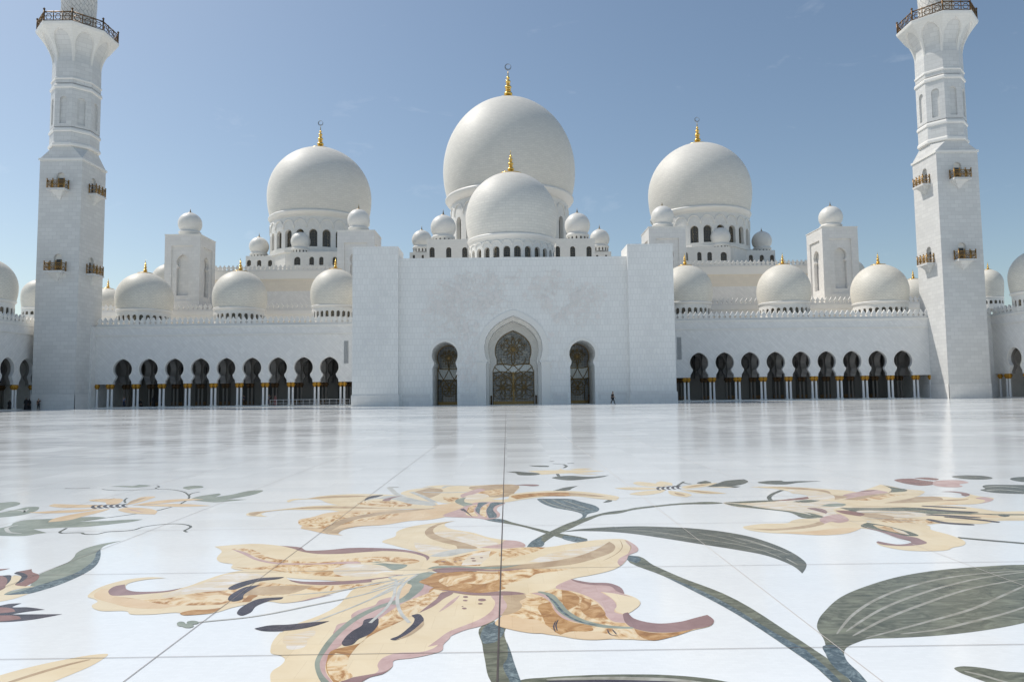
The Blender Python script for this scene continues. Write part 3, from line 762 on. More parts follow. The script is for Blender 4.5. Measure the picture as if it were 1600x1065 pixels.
def arcade(label, fn, L, first, nb, ends, grille_u=None, pairs_end=(True, True), deep=10.0, wall_mat='marble_diamond', flip=False, merl=(0, None), back_doors=True, inner_rows=True, half=None):
    """fn(u,z,w): u along the wall, z up, w into the building. first = centre of first arch, nb arches"""
    a0 = fn(0, 0, 0)
    t = thing('arcade', label, 'arcade', (a0[0], a0[1], 0), 'arcades round the courtyard')
    def rowwall(mb, w0, w1, ztop, straight_top=False):
        u = 0
        centers = [first + k * BAY for k in range(nb)]
        pts = []
        lo, hi = centers[0] - BAY / 2, centers[-1] + BAY / 2
        mb.prism([(0, 3.72), (lo, 3.72), (lo, ztop), (0, ztop)], lambda u, v, w: fn(u, v, w), w0, w1) if lo > .3 else None
        mb.prism([(hi, 3.72), (L, 3.72), (L, ztop), (hi, ztop)], lambda u, v, w: fn(u, v, w), w0, w1) if L - hi > .3 else None
        for c in centers:
            mb.prism([(c - BAY / 2, 3.72)] + [(c + a, b) for a, b in bay_hole] + [(c + BAY / 2, 3.72), (c + BAY / 2, ztop), (c - BAY / 2, ztop)], lambda u, v, w: fn(u, v, w), w0, w1)
        return centers
    mb = MB(); centers = rowwall(mb, 0, .5, 11.4)
    mb.prism([(0, 11.4), (L, 11.4), (L, ZTOP), (0, ZTOP)], lambda u, v, w: fn(u, v, w), -.10, 1.0)
    mb.build('wall', wall_mat, t)
    mb = MB(); mb.prism([(0, ZTOP - .16), (L, ZTOP - .16), (L, ZTOP + .06), (0, ZTOP + .06)], lambda u, v, w: fn(u, v, w), -.24, -.101)
    mb.prism([(0, 11.30), (L, 11.30), (L, 11.42), (0, 11.42)], lambda u, v, w: fn(u, v, w), -.16, -.102); mb.build('cornice', 'marble_trim', t)
    for c in centers:                             # raised rim round each arch
        mb = MB()
        pr = [(c + a, b) for a, b in bay_hole[5:-5]]
        for k in range(len(pr) - 1):
            n_ = Vector((pr[k + 1][0] - pr[k][0], pr[k + 1][1] - pr[k][1]));
            if n_.length < 1e-5: continue
            n_.normalize(); q = Vector((-n_.y, n_.x)) * .2
            mb.prism([pr[k], (pr[k][0] + q.x, pr[k][1] + q.y), (pr[k + 1][0] + q.x, pr[k + 1][1] + q.y), pr[k + 1]], lambda u, v, w: fn(u, v, w), -.05, -.001)
        mb.build('arch_rim', 'marble_trim', t)
    # merlons
    mb = MB(); p0, p1 = fn(merl[0], 0, .25), fn(L if merl[1] is None else merl[1], 0, .25)
    merlon_row(mb, p0, p1, ZTOP + .002, 1.45, .84); mb.build('parapet', 'marble_merlon', t)
    # roof, inner wall row, back wall, ceiling
    mb = MB(); mb.prism([(0, ZTOP - .7), (L, ZTOP - .7), (L, ZTOP - .1), (0, ZTOP - .1)], lambda u, v, w: fn(u, v, w), 1.0, deep + 4); mb.build('roof', 'marble_wall', t)
    mb = MB(); rowwall(mb, 4.6, 5.4, 8.6) if inner_rows else None
    # transverse arches
    tr = keyhole(1.03, RA, 4.82, ZC, 3.72, hs=1.42, zs=4.12, n=14, point=.10)
    for c in [centers[0] - BAY / 2] + [q + BAY / 2 for q in centers]:
        for m_ in (2.55, 7.1):
            h = (4.6 - .5) / 2 if m_ < 4 else (deep - 1.0 - 5.4) / 2
            sc = h / 2.0
            pr = [(min(max(a * sc, -h + .02), h - .02) + m_ + (0 if m_ < 4 else (5.4 + h - 7.1)), b) for a, b in tr]
            lo = pr[0][0]; cc = m_ + (0 if m_ < 4 else (5.4 + h - 7.1))
            mb.prism([(cc - h, 3.72)] + pr + [(cc + h, 3.72), (cc + h, 8.6), (cc - h, 8.6)], lambda u, v, w, c=c: fn(c + w, v, u), -.45, .45)
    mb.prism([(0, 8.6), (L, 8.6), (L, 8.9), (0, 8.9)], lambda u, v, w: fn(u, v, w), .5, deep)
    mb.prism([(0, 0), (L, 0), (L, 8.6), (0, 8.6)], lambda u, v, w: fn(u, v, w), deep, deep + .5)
    mb.build('inner_wall', 'interior_shaded', t)
    for k, c in enumerate(centers):               # dark glazed doors of the back wall
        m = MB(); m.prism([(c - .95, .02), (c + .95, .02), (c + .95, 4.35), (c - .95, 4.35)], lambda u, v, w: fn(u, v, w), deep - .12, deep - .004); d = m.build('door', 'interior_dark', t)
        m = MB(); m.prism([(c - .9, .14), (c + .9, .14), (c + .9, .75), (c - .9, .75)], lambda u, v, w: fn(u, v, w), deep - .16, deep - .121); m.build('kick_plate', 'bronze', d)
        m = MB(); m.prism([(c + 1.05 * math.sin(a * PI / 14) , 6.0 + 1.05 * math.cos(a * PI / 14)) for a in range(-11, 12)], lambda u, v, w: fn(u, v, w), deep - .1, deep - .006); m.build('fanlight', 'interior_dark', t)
    # floor of the arcade
    mb = MB(); mb.prism([(0, .002), (L, .002), (L, .13), (0, .13)], lambda u, v, w: fn(u, v, w), -.35, deep) ; mb.build('arcade_floor', 'marble_trim', t)
    ws = [.27] + ([5.0] if inner_rows else [])
    piers = [centers[0] - BAY / 2] + [q + BAY / 2 for q in centers]
    for w in ws:
        for i, c in enumerate(piers):
            for o in (-.30, .30): column_at(t, fn, c + o, w, inner=w > 1)
    for e in ends: column_at(t, fn, e, .27)
    if grille_u is not None:
        mb = MB()
        g0, g1, gz0, gz1 = grille_u - .32, grille_u + .32, 6.6, 10.1
        for k in range(7): a = g0 + (g1 - g0) * k / 6; mb.prism([(a - .02, gz0), (a + .02, gz0), (a + .02, gz1), (a - .02, gz1)], lambda u, v, w: fn(u, v, w), -.08, -.002)
        for k in range(22): a = gz0 + (gz1 - gz0) * k / 21; mb.prism([(g0, a - .02), (g1, a - .02), (g1, a + .02), (g0, a + .02)], lambda u, v, w: fn(u, v, w), -.09, -.003)
        mb.build('grille', 'shutter', t)
    return t, centers

MIN_L0 = X(120, 107.5, 500)                       # right-front corner of the left minaret
xl0 = X(148, DW); xl1 = px0
first_l = X(191, DW) - xl0
wl, cl = arcade('shaded white arcade between the left minaret and the entrance block, nine horseshoe arches', lambda u, v, w: (xl0 + u, DW + w, v), xl1 - xl0, first_l, 9, [.25], grille_u=X(541, DW, 550) - xl0, merl=(0, None))
xr0 = px1; xr1 = X(1458, DW)
first_r = X(1093.4, DW) - xr0
wr, cr_ = arcade('shaded white arcade between the entrance block and the right minaret, nine horseshoe arches', lambda u, v, w: (xr0 + u, DW + w, v), xr1 - xr0, first_r, 9, [xr1 - xr0 - .25], grille_u=X(1061.5, DW, 550) - xr0)
# side arcades run towards the viewer
XS_L = X(70, DW, 560); XS_R = X(1545, DW, 540)
LS = 26.0
arcade('arcade on the far left edge running towards the viewer, left of the left minaret', lambda u, v, w: (XS_L - w, DW - 1.0 - u, v), LS, 3.3, 5, [.9], deep=10)
arcade('sunlit arcade on the far right edge running towards the viewer, right of the right minaret', lambda u, v, w: (XS_R + w, DW - 1.0 - u, v), LS, 4.6, 5, [.8], deep=10)
# wall returns joining the side arcades and the wings behind the minarets
blk = thing('corner_building', 'low white corner block behind the left minaret joining the two arcades', 'building', (XS_L, DW, 0))
mb = MB(); mb.box((XS_L - 12, DW - .995, 0), (xl0 - .003, DW + 14, ZTOP)); mb.build('wall', 'marble_diamond', blk)
mb = MB(); merlon_row(mb, (XS_L - .2, DW - .8), (MIN_L0 - 1, DW - .8), ZTOP + .002, 1.45, .84); mb.build('parapet', 'marble_merlon', blk)
blk = thing('corner_building', 'low white corner block behind the right minaret joining the two arcades', 'building', (XS_R, DW, 0))
mb = MB(); mb.box((xr1 + .003, DW - .995, 0), (XS_R + 12, DW + 14, ZTOP)); mb.build('wall', 'marble_diamond', blk)
mb = MB(); merlon_row(mb, (X(1500, DW), DW - .8), (XS_R + .2, DW - .8), ZTOP + .002, 1.45, .84); mb.build('parapet', 'marble_merlon', blk)
# ---------------------------------------------------------------- prayer hall tiers
hall = thing('prayer_hall', 'stepped cream and white prayer hall rising behind the arcades with merlon parapets', 'building', (X(800, 126), 126, 0))
Zt2 = Z(300, 486.5, 126); Zt3 = Z(470, 424, 140)
x2a, x2b = X(128, 126), X(1478, 126)
mb = MB(); mb.box((x2a, 126, 0), (x2b, 140, Zt2 - 1.6)); mb.box((x2a - .0, 126.004, Zt2 - .5), (x2b, 140, Zt2 - .01)); mb.build('lower_wall', 'marble_cream_band', hall)
mb = MB(); mb.box((x2a, 126.002, Zt2 - 1.6), (x2b, 140, Zt2 - .5)); mb.box((x2a - .2, 125.8, Zt2 - .7), (x2b + .2, 125.998, Zt2)); mb.build('cornice', 'marble_trim', hall)
mb = MB(); merlon_row(mb, (x2a, 126.1), (x2b, 126.1), Zt2 + .002, 1.4, .84); mb.build('parapet', 'marble_merlon', hall)
x3a, x3b = X(334, 140, 430), X(1263, 140, 430)
mb = MB(); mb.box((x3a, 140, 0), (x3b, 200, Zt3 - 3.9)); mb.build('upper_wall', 'marble_diamond', hall)
mb = MB(); mb.box((x3a - .003, 139.997, Zt3 - 3.9), (x3b + .003, 200, Zt3 - 1.5)); mb.build('frieze', 'marble_cream_band', hall)
mb = MB(); mb.box((x3a - .2, 139.8, Zt3 - 1.5), (x3b + .2, 200.2, Zt3)); mb.build('cornice', 'marble_trim', hall)
mb = MB(); merlon_row(mb, (x3a, 140), (x3b, 140), Zt3 + .002, 1.35, .85); merlon_row(mb, (x3a, 140.3), (x3a, 190), Zt3 + .002, 1.35, .85); merlon_row(mb, (x3b, 140.3), (x3b, 190), Zt3 + .002, 1.35, .85)
mb.build('parapet', 'marble_merlon', hall)

# stepped bases of the three great domes
def base_block(label, D, wins_px, x0p, x1p, ytop, depth, win_y, zb, hwp=7, side=()):
    t = thing('windowed_stage', label, 'building', (X((x0p + x1p) / 2, D), D, zb), 'windowed bases round the great domes')
    x0, x1 = X(x0p, D, ytop), X(x1p, D, ytop); zt = Z((x0p + x1p) / 2, ytop, D)
    hw = hwp / F * D
    wins = [(X(p, D, ytop), hw * s, max(zb + .1, Z(p, win_y[1], D)), Z(p, win_y[0], D)) for p, s in wins_px]
    sw = [(D + depth * q, hw * .9, max(zb + .1, Z((x0p + x1p) / 2, win_y[1], D)), Z((x0p + x1p) / 2, win_y[0], D)) for q in side]
    windowed_block(t, x0, x1, D, D + depth, zb, zt, wins, side_wins=sw)
    return t, zt
def topdome(t, px, rpx, ytip, yfin, D, nw=16):
    """small dome of the base block, radius rpx, crown at photo height ytip"""
    r = rpx / F * D; c = X(px, D, ytip)
    ztip = Z(px, ytip, D); zb = ztip - r * 2.35
    small_dome(t, (c, D, zb), r, Z(px, yfin, D) - ztip, .45 * r, nwin=nw)
    return zb
# left great dome
t, z = base_block('front stage under the left great dome with arched windows and a small corner dome', 142, [(464.5, 1), (487, .75), (502, .7), (523, .7)], 454, 596, 393, 10, (401, 414), Zt3, 5, side=(.3, .7)); topdome(t, 470, 15.2, 363, 354, 146)
t, z = base_block('low stage left of the left great dome with three windows and a small dome', 149, [(389, .8), (405, .8), (422, .8), (440, .8)], 384, 456, 399.5, 14, (406, 416), Zt3, 4.2, side=(.3, .7)); topdome(t, 405, 15, 371, 363, 154)
# right
t, z = base_block('front stage under the right great dome with arched windows and a small corner dome', 142, [(1130.5, 1), (1108.5, .75), (1092.5, .7), (1071, .7)], 1000, 1141.5, 386, 10, (393.5, 407), Zt3, 5, side=(.3, .7)); topdome(t, 1125, 15.6, 356, 347, 146)
t, z = base_block('low stage right of the right great dome with three windows and a small dome', 149, [(1173, .8), (1190, .8), (1156, .8), (1206, .8)], 1138, 1211, 391, 14, (398, 408.5), Zt3, 4.2, side=(.3, .7)); topdome(t, 1189.6, 15.4, 362, 355, 154)
for px, lab in ((500, 'round stone terrace carrying the left great dome'), (1092.5, 'round stone terrace carrying the right great dome')):
    D = 156; zt = Z(px, 391 if px < 800 else 383, 145.5)
    mb = MB(); r = 80 / F * D * 1.02
    mb.lathe([(r, 0), (r, zt - Zt3 - .5), (r + .3, zt - Zt3 - .4), (r + .3, zt - Zt3), (0, zt - Zt3)], (X(px, D, 400), D, Zt3), 8, a0=PI / 8, a1=2 * PI + PI / 8, smooth=False)
    o = mb.build('round_terrace', 'marble_small'); o['label'] = lab; o['category'] = 'building'
# centre
Zm = 20.9
for px0_, px1_, dpx, lab, yt, wins in ((667, 730, 692.6, 'block with tall windows left of the front dome, carrying a small dome', 373.7, [(675, .85), (701, .85), (726, .85)]),
                                  (868, 929.5, 901.7, 'block with tall windows right of the front dome, carrying a small dome', 372.5, [(871, .8), (894.5, .85), (920, .85)])):
    t, z = base_block(lab, 128, wins, px0_, px1_, yt, 8, (386 if px0_ < 800 else 384.5, 402), 18, 4.8, side=(.3, .7)); topdome(t, dpx, 20, 336.5 if px0_ < 800 else 333.5, 326 if px0_ < 800 else 324.5, 132)
for px0_, px1_, dpx, yt, lab in ((640, 669, 659, 394, 'low stage at the left foot of the main dome with a small dome'), (927, 955, 936.5, 393, 'low stage at the right foot of the main dome with a small dome')):
    t, z = base_block(lab, 143, [((px0_ + px1_) / 2 - 8, .6), ((px0_ + px1_) / 2 + 6, .6)], px0_, px1_, yt, 9, (398, 405), Zt3, 3, side=(.5,)); topdome(t, dpx, 15.6, 360 if px0_ < 800 else 358.5, 352 if px0_ < 800 else 350, 147)
D = 170; mb = MB(); r = 100 / F * D * 1.0; zt = Z(795, 373, 154)
mb.lathe([(r, 0), (r, zt - Zt3 - .5), (r + .3, zt - Zt3 - .4), (r + .3, zt - Zt3), (0, zt - Zt3)], (X(795.5, D, 300), D, Zt3), 8, a0=PI / 8, a1=2 * PI + PI / 8, smooth=False)
o = mb.build('round_terrace', 'marble_small'); o['label'] = 'round stone terrace under the drum of the main dome behind the front dome'; o['category'] = 'building'

# ---------------------------------------------------------------- domes
dome_thing('great_dome', 'largest white dome in the middle, crowned by a gold finial and crescent', 795.5, 104.6, 153.4, 271, 318, 170, nwin=22, win_y=(327, 366), win_hw=.27, drum_r=.885, fin=96, crescent=True, arches=True, ydrum=374, fin_rb=.19, group='great domes')
dome_thing('great_dome', 'great white dome left of the centre, with a gold finial and crescent', 500, 80, 230.5, 310, 349, 156, nwin=24, win_y=(357, 384.5), win_hw=.31, drum_r=.93, fin=185.5, crescent=True, arches=True, ydrum=392, fin_rb=.2, group='great domes')
dome_thing('great_dome', 'great white dome right of the centre, with a gold finial and crescent', 1092.5, 80, 224, 304, 343, 156, nwin=24, win_y=(351, 378), win_hw=.31, drum_r=.93, fin=180, crescent=True, arches=True, ydrum=385, fin_rb=.2, group='great domes')
dome_thing('front_dome', 'white dome over the entrance, in front of the largest dome, finial without crescent', 799, 72.3, 270, 343, 381, 110.5, nwin=26, win_y=(383.5, 401), win_hw=.32, drum_r=.93, fin=232, arches=True, ydrum=404, fin_rb=.26, group=None)
ld = [(226, 41.6, 426, 467, 487.5, 404, 'first pale dome right of the left minaret over the left arcade'), (375, 40.8, 423, 464, 485, 401, 'middle pale dome over the left arcade, right of the tower pavilion'),
      (524, 38, 420, 459, 481, 399.5, 'pale dome over the left arcade half hidden by the entrance block')]
rd = [(1071.5, 41, 414.5, 455, 476.5, 393, 'pale dome over the right arcade beside the entrance block'), (1224.5, 40.8, 413, 455, 476, 392.5, 'middle pale dome over the right arcade, left of the right tower pavilion'),
      (1374, 42, 413, 455, 475.5, 392, 'pale dome over the right arcade in front of the right tower pavilion')]
for q in ld + rd:
    dome_thing('arcade_dome', q[6], q[0], q[1], q[2], q[3], q[4], 118, nwin=26, win_y=(q[4] + 3.5, q[4] + 13), win_hw=.30, drum_r=.93, mat='marble_cream_dome', fin=q[5], ydrum=q[4] + 22, fin_rb=.27, group='domes over the arcades', seg=72)
for px, rp, yt, ym, yr, yf, D, lab in ((168, 32, 450.5, 481, 493, 433, 135, 'distant pale dome peeping out between the left minaret and the first arcade dome'), (1428.5, 31, 435.5, 466, 480, 419, 135, 'distant pale dome just left of the right minaret'),
                               (62, 25, 437, 463, 483, 420, 135, 'distant dome peeping out on the left side of the left minaret'), (1545, 20, 421, 443, 466, 408, 135, 'distant grey dome peeping out on the right side of the right minaret'),
                               (262, 24, 413, 440, 460, 400, 150, 'distant dome behind the left tower pavilion'), (1325, 26, 404, 430, 450, 393, 150, 'distant dome behind the right tower pavilion')):
    dome_thing('arcade_dome', lab, px, rp, yt, ym, yr, D, nwin=18, win_y=(yr + 2.5, yr + 8), win_hw=.3, drum_r=.93, mat='marble_cream_dome', fin=yf, ydrum=yr + 16, fin_rb=.27, group='domes over the arcades', seg=48)
# domes over the side arcades at the frame edges
for px, rp, yt, ym, yr, yf, D, lab in ((-19, 40, 404, 448, 471, 382, 105, 'pale dome cut by the left edge of the picture'), (1622, 40, 390, 432, 458, 368, 105, 'pale dome cut by the right edge of the picture')):
    dome_thing('arcade_dome', lab, px, rp, yt, ym, yr, D, nwin=24, win_y=(yr + 5, yr + 16), win_hw=.32, drum_r=.9, mat='marble_cream_dome', fin=yf, ydrum=yr + 28, fin_rb=.27, group='domes over the arcades', seg=64)

# ---------------------------------------------------------------- tower pavilions
def pavilion(label, x0p, x1p, ytop, D, depth, dome_px, rpx, ytip, yfin, zb, niche=True, ny=(397, 461), nside=True):
    x0, x1 = X(x0p, D, ytop), X(x1p, D, ytop); zt = Z((x0p + x1p) / 2, ytop, D); y1 = D + depth
    t = thing('tower_pavilion', label, 'tower', ((x0 + x1) / 2, D, zb), 'square tower pavilions')
    cx_ = (x0 + x1) / 2; k = D / F
    nz1, nz0 = Z(cx_ and (x0p + x1p) / 2, ny[0], D), Z((x0p + x1p) / 2, ny[1], D)
    hw = 10.2 * k; r = 10.2 * k; zc = nz1 - r * 1.12
    hole = keyhole(7.0 * k, r, zc - .78 * r, zc, nz0, hs=9.6 * k, zs=zc - 1.0 * r, n=14)
    fw, fh0, fh1 = (x1 - x0) / 2 * .62, nz0 - 1.0, nz1 + 1.6
    mb = MB()
    mb.prism([(x0, zb), (x1, zb), (x1, zt), (x0, zt)], lambda u, v, w: (u, D + w, v), 0, .25, holes=[[(cx_ - fw, fh0), (cx_ + fw, fh0), (cx_ + fw, fh1), (cx_ - fw, fh1)]])
    mb.prism([(x0, zb), (x1, zb), (x1, zt), (x0, zt)], lambda u, v, w: (u, D + .25 + w, v), 0, .6, holes=[[(cx_ + a, b) for a, b in hole]])
    cy = (D + y1) / 2; fw2 = depth / 2 * .62
    for xx, s in ((x0, 1), (x1, -1)):
        mb.prism([(D + .85, zb), (y1, zb), (y1, zt), (D + .85, zt)], lambda u, v, w: (xx + s * w, u, v), 0, .25, holes=[[(cy - fw2, fh0), (cy + fw2, fh0), (cy + fw2, fh1), (cy - fw2, fh1)]])
        mb.prism([(D + .85, zb), (y1, zb), (y1, zt), (D + .85, zt)], lambda u, v, w: (xx + s * (.25 + w), u, v), 0, .6, holes=[[(cy + a, b) for a, b in hole]])
    mb.box((x0 + .85, D + .95, zb), (x1 - .85, D + 1.2, zt - .5)); mb.box((x0 + .95, D + 1.2, zb), (x0 + 1.2, y1 - .3, zt - .5)); mb.box((x1 - 1.2, D + 1.2, zb), (x1 - .95, y1 - .3, zt - .5))
    mb.box((x0 + .85, D + .85, zt - .5), (x1 - .85, y1 - .3, zt - .01)); mb.box((x0 + .85, y1 - .3, zb), (x1 - .85, y1 - .003, zt - .01))
    mb.build('wall', 'marble_wall', t)
    mb = MB(); mb.box((x0 - .08, D - .08, zt), (x1 + .08, y1 + .08, zt + .14)); mb.build('coping', 'marble_trim', t)
    DD = (D + y1) / 2; r_ = rpx / F * DD; c = X(dome_px, DD, ytip); ztip = Z(dome_px, ytip, DD)
    mb = MB(); rr = r_
    small_dome(t, (c, DD, zt + .14), r_, Z(dome_px, yfin, DD) - ztip, max(.05, ztip - zt - .14 - 1.92 * r_))
    return t
pavilion('square tower pavilion with horseshoe niches on the left, small white dome on top', 258, 313, 367, 130, 6.9, 297.5, 17.8, 332.5, 325, Zt2 - .5)
pavilion('square tower pavilion with horseshoe niches on the right, small white dome on top', 1284, 1339.5, 355, 130, 6.9, 1297, 18, 322.5, 314, Zt2 - .5, ny=(386, 450))
pavilion('square tower pavilion behind the left end of the entrance block, small white dome on top', 527, 585, 360.5, 125, 6.9, 560.5, 17.5, 327, 318, 12, ny=(393, 455))
pavilion('square tower pavilion behind the right end of the entrance block, small white dome on top', 1013.5, 1071, 355, 125, 6.9, 1034.5, 17.8, 322, 315, 12, ny=(386, 450))

# ---------------------------------------------------------------- minarets
def octagon(cx_, cy, rf, z):      # rf = half width across flats
    rc = rf / math.cos(PI / 8)
    return [(cx_ + rc * math.cos(PI / 8 + k * PI / 4), cy + rc * math.sin(PI / 8 + k * PI / 4), z) for k in range(8)]
plain('balcony_gold', (.34, .20, .06), .45, .7, noise=.35, scale=8)
def balcony(parent, P, n, s, w=2.6):
    """P centre of the slab edge on the face, n outward normal, s along the face; small gold balcony with door"""
    P = Vector(P); n = Vector(n); s = Vector(s); up = Vector((0, 0, 1))
    fn = lambda u, v, q: tuple(P + s * u + up * v + n * q)
    h = w / 2; d = 1.15
    mb = MB(); mb.prism([(-h - .1, -.28), (h + .1, -.28), (h + .1, 0), (-h - .1, 0)], fn, 0.002, d + .1)
    # inverted pyramid corbel
    A = [fn(-h * .75, -.28, .002), fn(h * .75, -.28, .002), fn(h * .75, -.28, d * .8), fn(-h * .75, -.28, d * .8)]; T = fn(0, -1.6, .002)
    for k in range(4): mb.face([A[k], A[(k + 1) % 4], T])
    b = mb.build('balcony', 'marble_minaret', parent)
    mb = MB(); hr = 1.15
    posts = [(-h, d), (-h * .33, d), (h * .33, d), (h, d), (-h, .08), (h, .08)]
    for u, q in posts:
        a = fn(u, 0, q); mb.tube([a, (a[0], a[1], a[2] + hr * 1.15)], .085, 6); mb.lathe([(0.001, 0), (.13, .1), (0.001, .24)], (a[0], a[1], a[2] + hr * 1.13), 8)
    for v in (.12, .55, hr):
        mb.tube([fn(-h, v, .08), fn(-h, v, d), fn(h, v, d), fn(h, v, .08)], .045 if v < hr else .065, 5)
    for k in range(3):
        u0 = -h + 2 * h * k / 3; u1 = u0 + 2 * h / 3
        mb.tube([fn(u0, .12, d), fn(u1, hr, d)], .035, 4); mb.tube([fn(u1, .12, d), fn(u0, hr, d)], .035, 4)
        uc = (u0 + u1) / 2; mb.tube([fn(uc + .28 * math.cos(a * PI / 6), .62 + .28 * math.sin(a * PI / 6), d) for a in range(13)], .035, 4)
    for sd in (-h, h): mb.tube([fn(sd, .12, .08), fn(sd, hr, d)], .035, 4); mb.tube([fn(sd, hr, .08), fn(sd, .12, d)], .035, 4)
    mb.build('railing', 'balcony_gold', b)
    return b
def minaret(label, cornerpx, D, side, yb, y_sq, ya, yb_, band1, band2, yshaft, ygal, balys, sgn):
    """sgn +1: left minaret (its right side seen), -1: right minaret (its left side seen)"""
    s_ = 6.45
    xc = X(cornerpx, D, 500); x0, x1 = (xc - s_, xc) if sgn > 0 else (xc, xc + s_)
    y0, y1 = D, D + s_; cx_, cy = (x0 + x1) / 2, (y0 + y1) / 2
    zz = lambda y, px=cornerpx, d=D: Z(px, y, d)
    t = thing('minaret', label, 'minaret', (cx_, cy, 0), 'minarets')
    zs = zz(y_sq)
    # square shaft: door niches cut through the shell on the visible faces
    doors = [zz(y) for y in balys]
    mb = MB(); th = .55
    fronts = [[(cx_ + u, v) for u, v in arched(.62, zb_ + .01, zb_ + 2.75, 10)] for zb_ in doors]
    sides = [[(cy + u, v) for u, v in arched(.62, zb_ + .01, zb_ + 2.75, 10)] for zb_ in doors]
    mb.prism([(x0, 0), (x1, 0), (x1, zs), (x0, zs)], lambda u, v, w: (u, y0 + w, v), 0, th, holes=fronts)
    for xx, q in ((x0, 1), (x1, -1)):
        mb.prism([(y0 + th, 0), (y1, 0), (y1, zs), (y0 + th, zs)], lambda u, v, w: (xx + q * w, u, v), 0, th, holes=sides)
    mb.box((x0 + th, y1 - th, 0), (x1 - th, y1, zs)); mb.box((x0 + th, y0 + th, zs - .5), (x1 - th, y1 - th, zs - .01))
    mb.build('shaft', 'marble_minaret', t)
    mb = MB()
    for zb_ in doors:
        mb.sheet([(cx_ + u * 1.05, v) for u, v in arched(.62, zb_, zb_ + 2.75, 10)], lambda u, v, w: (u, y0 + .42, v))
        for xx, q in ((x0, 1), (x1, -1)): mb.sheet([(cy + u * 1.05, v) for u, v in arched(.62, zb_, zb_ + 2.75, 10)], lambda u, v, w: (xx + q * .42, u, v))
    mb.build('niche_back', 'marble_trim', t)
    for zb_ in doors:
        xs = x1 if sgn > 0 else x0
        mb = MB(); mb.box((cx_ - .42, y0 + .34, zb_), (cx_ + .42, y0 + .415, zb_ + 1.95)); mb.build('door', 'interior_dark', t)
        mb = MB(); mb.box((xs - sgn * .34, cy - .42, zb_), (xs - sgn * .415, cy + .42, zb_ + 1.95)); mb.build('door', 'interior_dark', t)
        balcony(t, (cx_, y0, zb_), (0, -1, 0), (1, 0, 0))
        balcony(t, (xs, cy, zb_), (sgn, 0, 0), (0, 1, 0))
    mb = MB()
    mb.box((x0 - .06, y0 - .06, 0), (x1 + .06, y0 - .002, 2.2)); xs = x1 if sgn > 0 else x0; mb.box((xs, y0 - .06, 0), (xs + sgn * .06, y1, 2.2))
    mb.build('plinth', 'marble_wall', t)
    # coping and pyramid transition
    mb = MB(); mb.box((x0 - .16, y0 - .16, zs), (x1 + .16, y1 + .16, zs + .32)); mb.build('coping', 'marble_trim', t)
    rf = s_ / 2 * .985
    a = s_ / 2 + .0; zt = zz(ya, d=D + .3)
    sq = [(cx_ + a, cy + a), (cx_ + a, cy + a), (cx_ - a, cy + a), (cx_ - a, cy + a), (cx_ - a, cy - a), (cx_ - a, cy - a), (cx_ + a, cy - a), (cx_ + a, cy - a)]
    oc = octagon(cx_, cy, rf * .93, zt); oc = [oc[0], oc[1], oc[2], oc[3], oc[4], oc[5], oc[6], oc[7]]
    mb = MB(); mb.loft([[(x, y, zs + .32) for x, y in sq], oc]); mb.build('transition', 'marble_minaret', t)
    # octagonal stage with mouldings and blind niches
    z_b1 = zz(yb_, d=D + .3); z1 = zz(band1, d=D + .3); z2 = zz(band2, d=D + .3); z3 = zz(yshaft, d=D + .3); zg = zz(ygal, d=D - 1.8)
    R8 = rf
    def band(z, h, e):
        mb = MB(); mb.loft([octagon(cx_, cy, R8 + e * .3, z - h * .2), octagon(cx_, cy, R8 + e, z), octagon(cx_, cy, R8 + e, z + h * .55), octagon(cx_, cy, R8 + e * .3, z + h)]); mb.build('moulding', 'marble_trim', t)
    band(zt, .55, .18); band(z_b1 - .2, .5, .15); band(z1, .55, .18); band(z1 + 1.35, .32, .10)
    mb = MB(); mb.loft([octagon(cx_, cy, R8, zt + .3), octagon(cx_, cy, R8, z_b1 + .4)]);
    zn0, zn1 = z_b1 + .5, z1 - .1
    fw = R8 * math.tan(PI / 8)
    hole = arched(fw * .42, zn0 + .5, zn1 - 1.3, 10)
    for k in range(8):
        an = k * PI / 4; nx, ny_ = math.cos(an), math.sin(an)
        fn = lambda u, v, w: (cx_ + (R8 - w) * nx - u * ny_, cy + (R8 - w) * ny_ + u * nx, v)
        mb.prism([(-fw, zn0), (fw, zn0), (fw, zn1), (-fw, zn1)], fn, 0, .28, holes=[hole], back=False)
    mb.loft([octagon(cx_, cy, R8 - .28, zn0), octagon(cx_, cy, R8 - .28, zn1)])
    rs = R8 * .985
    mb.loft([octagon(cx_, cy, R8 - .02, z1 + .7), octagon(cx_, cy, rs, z3)])
    mb.build('octagonal_stage', 'marble_minaret', t)
    # flared gallery corbel
    rg = R8 * 1.66; zt_g = zg; H = zt_g - z3
    def flare(v):                         # v 0..1 -> half width
        return rs + (rg - rs) * (v ** 1.9)
    mb = MB(); lv = [k / 14 for k in range(15)]
    mb.loft([octagon(cx_, cy, flare(v) - .32 * min(1, v * 3), z3 + H * v * .94) for v in lv])
    mb.build('gallery_corbel', 'marble_minaret', t)
    mb = MB()
    def hwid(v):                          # arch half width fraction
        if v < .12: return .86
        if v < .5: return .86 - (v - .12) * .15
        q = (v - .5) / .40
        return 0 if q >= 1 else .80 * math.sqrt(max(0, 1 - q ** 1.7))
    lv = [k / 28 for k in range(29)]
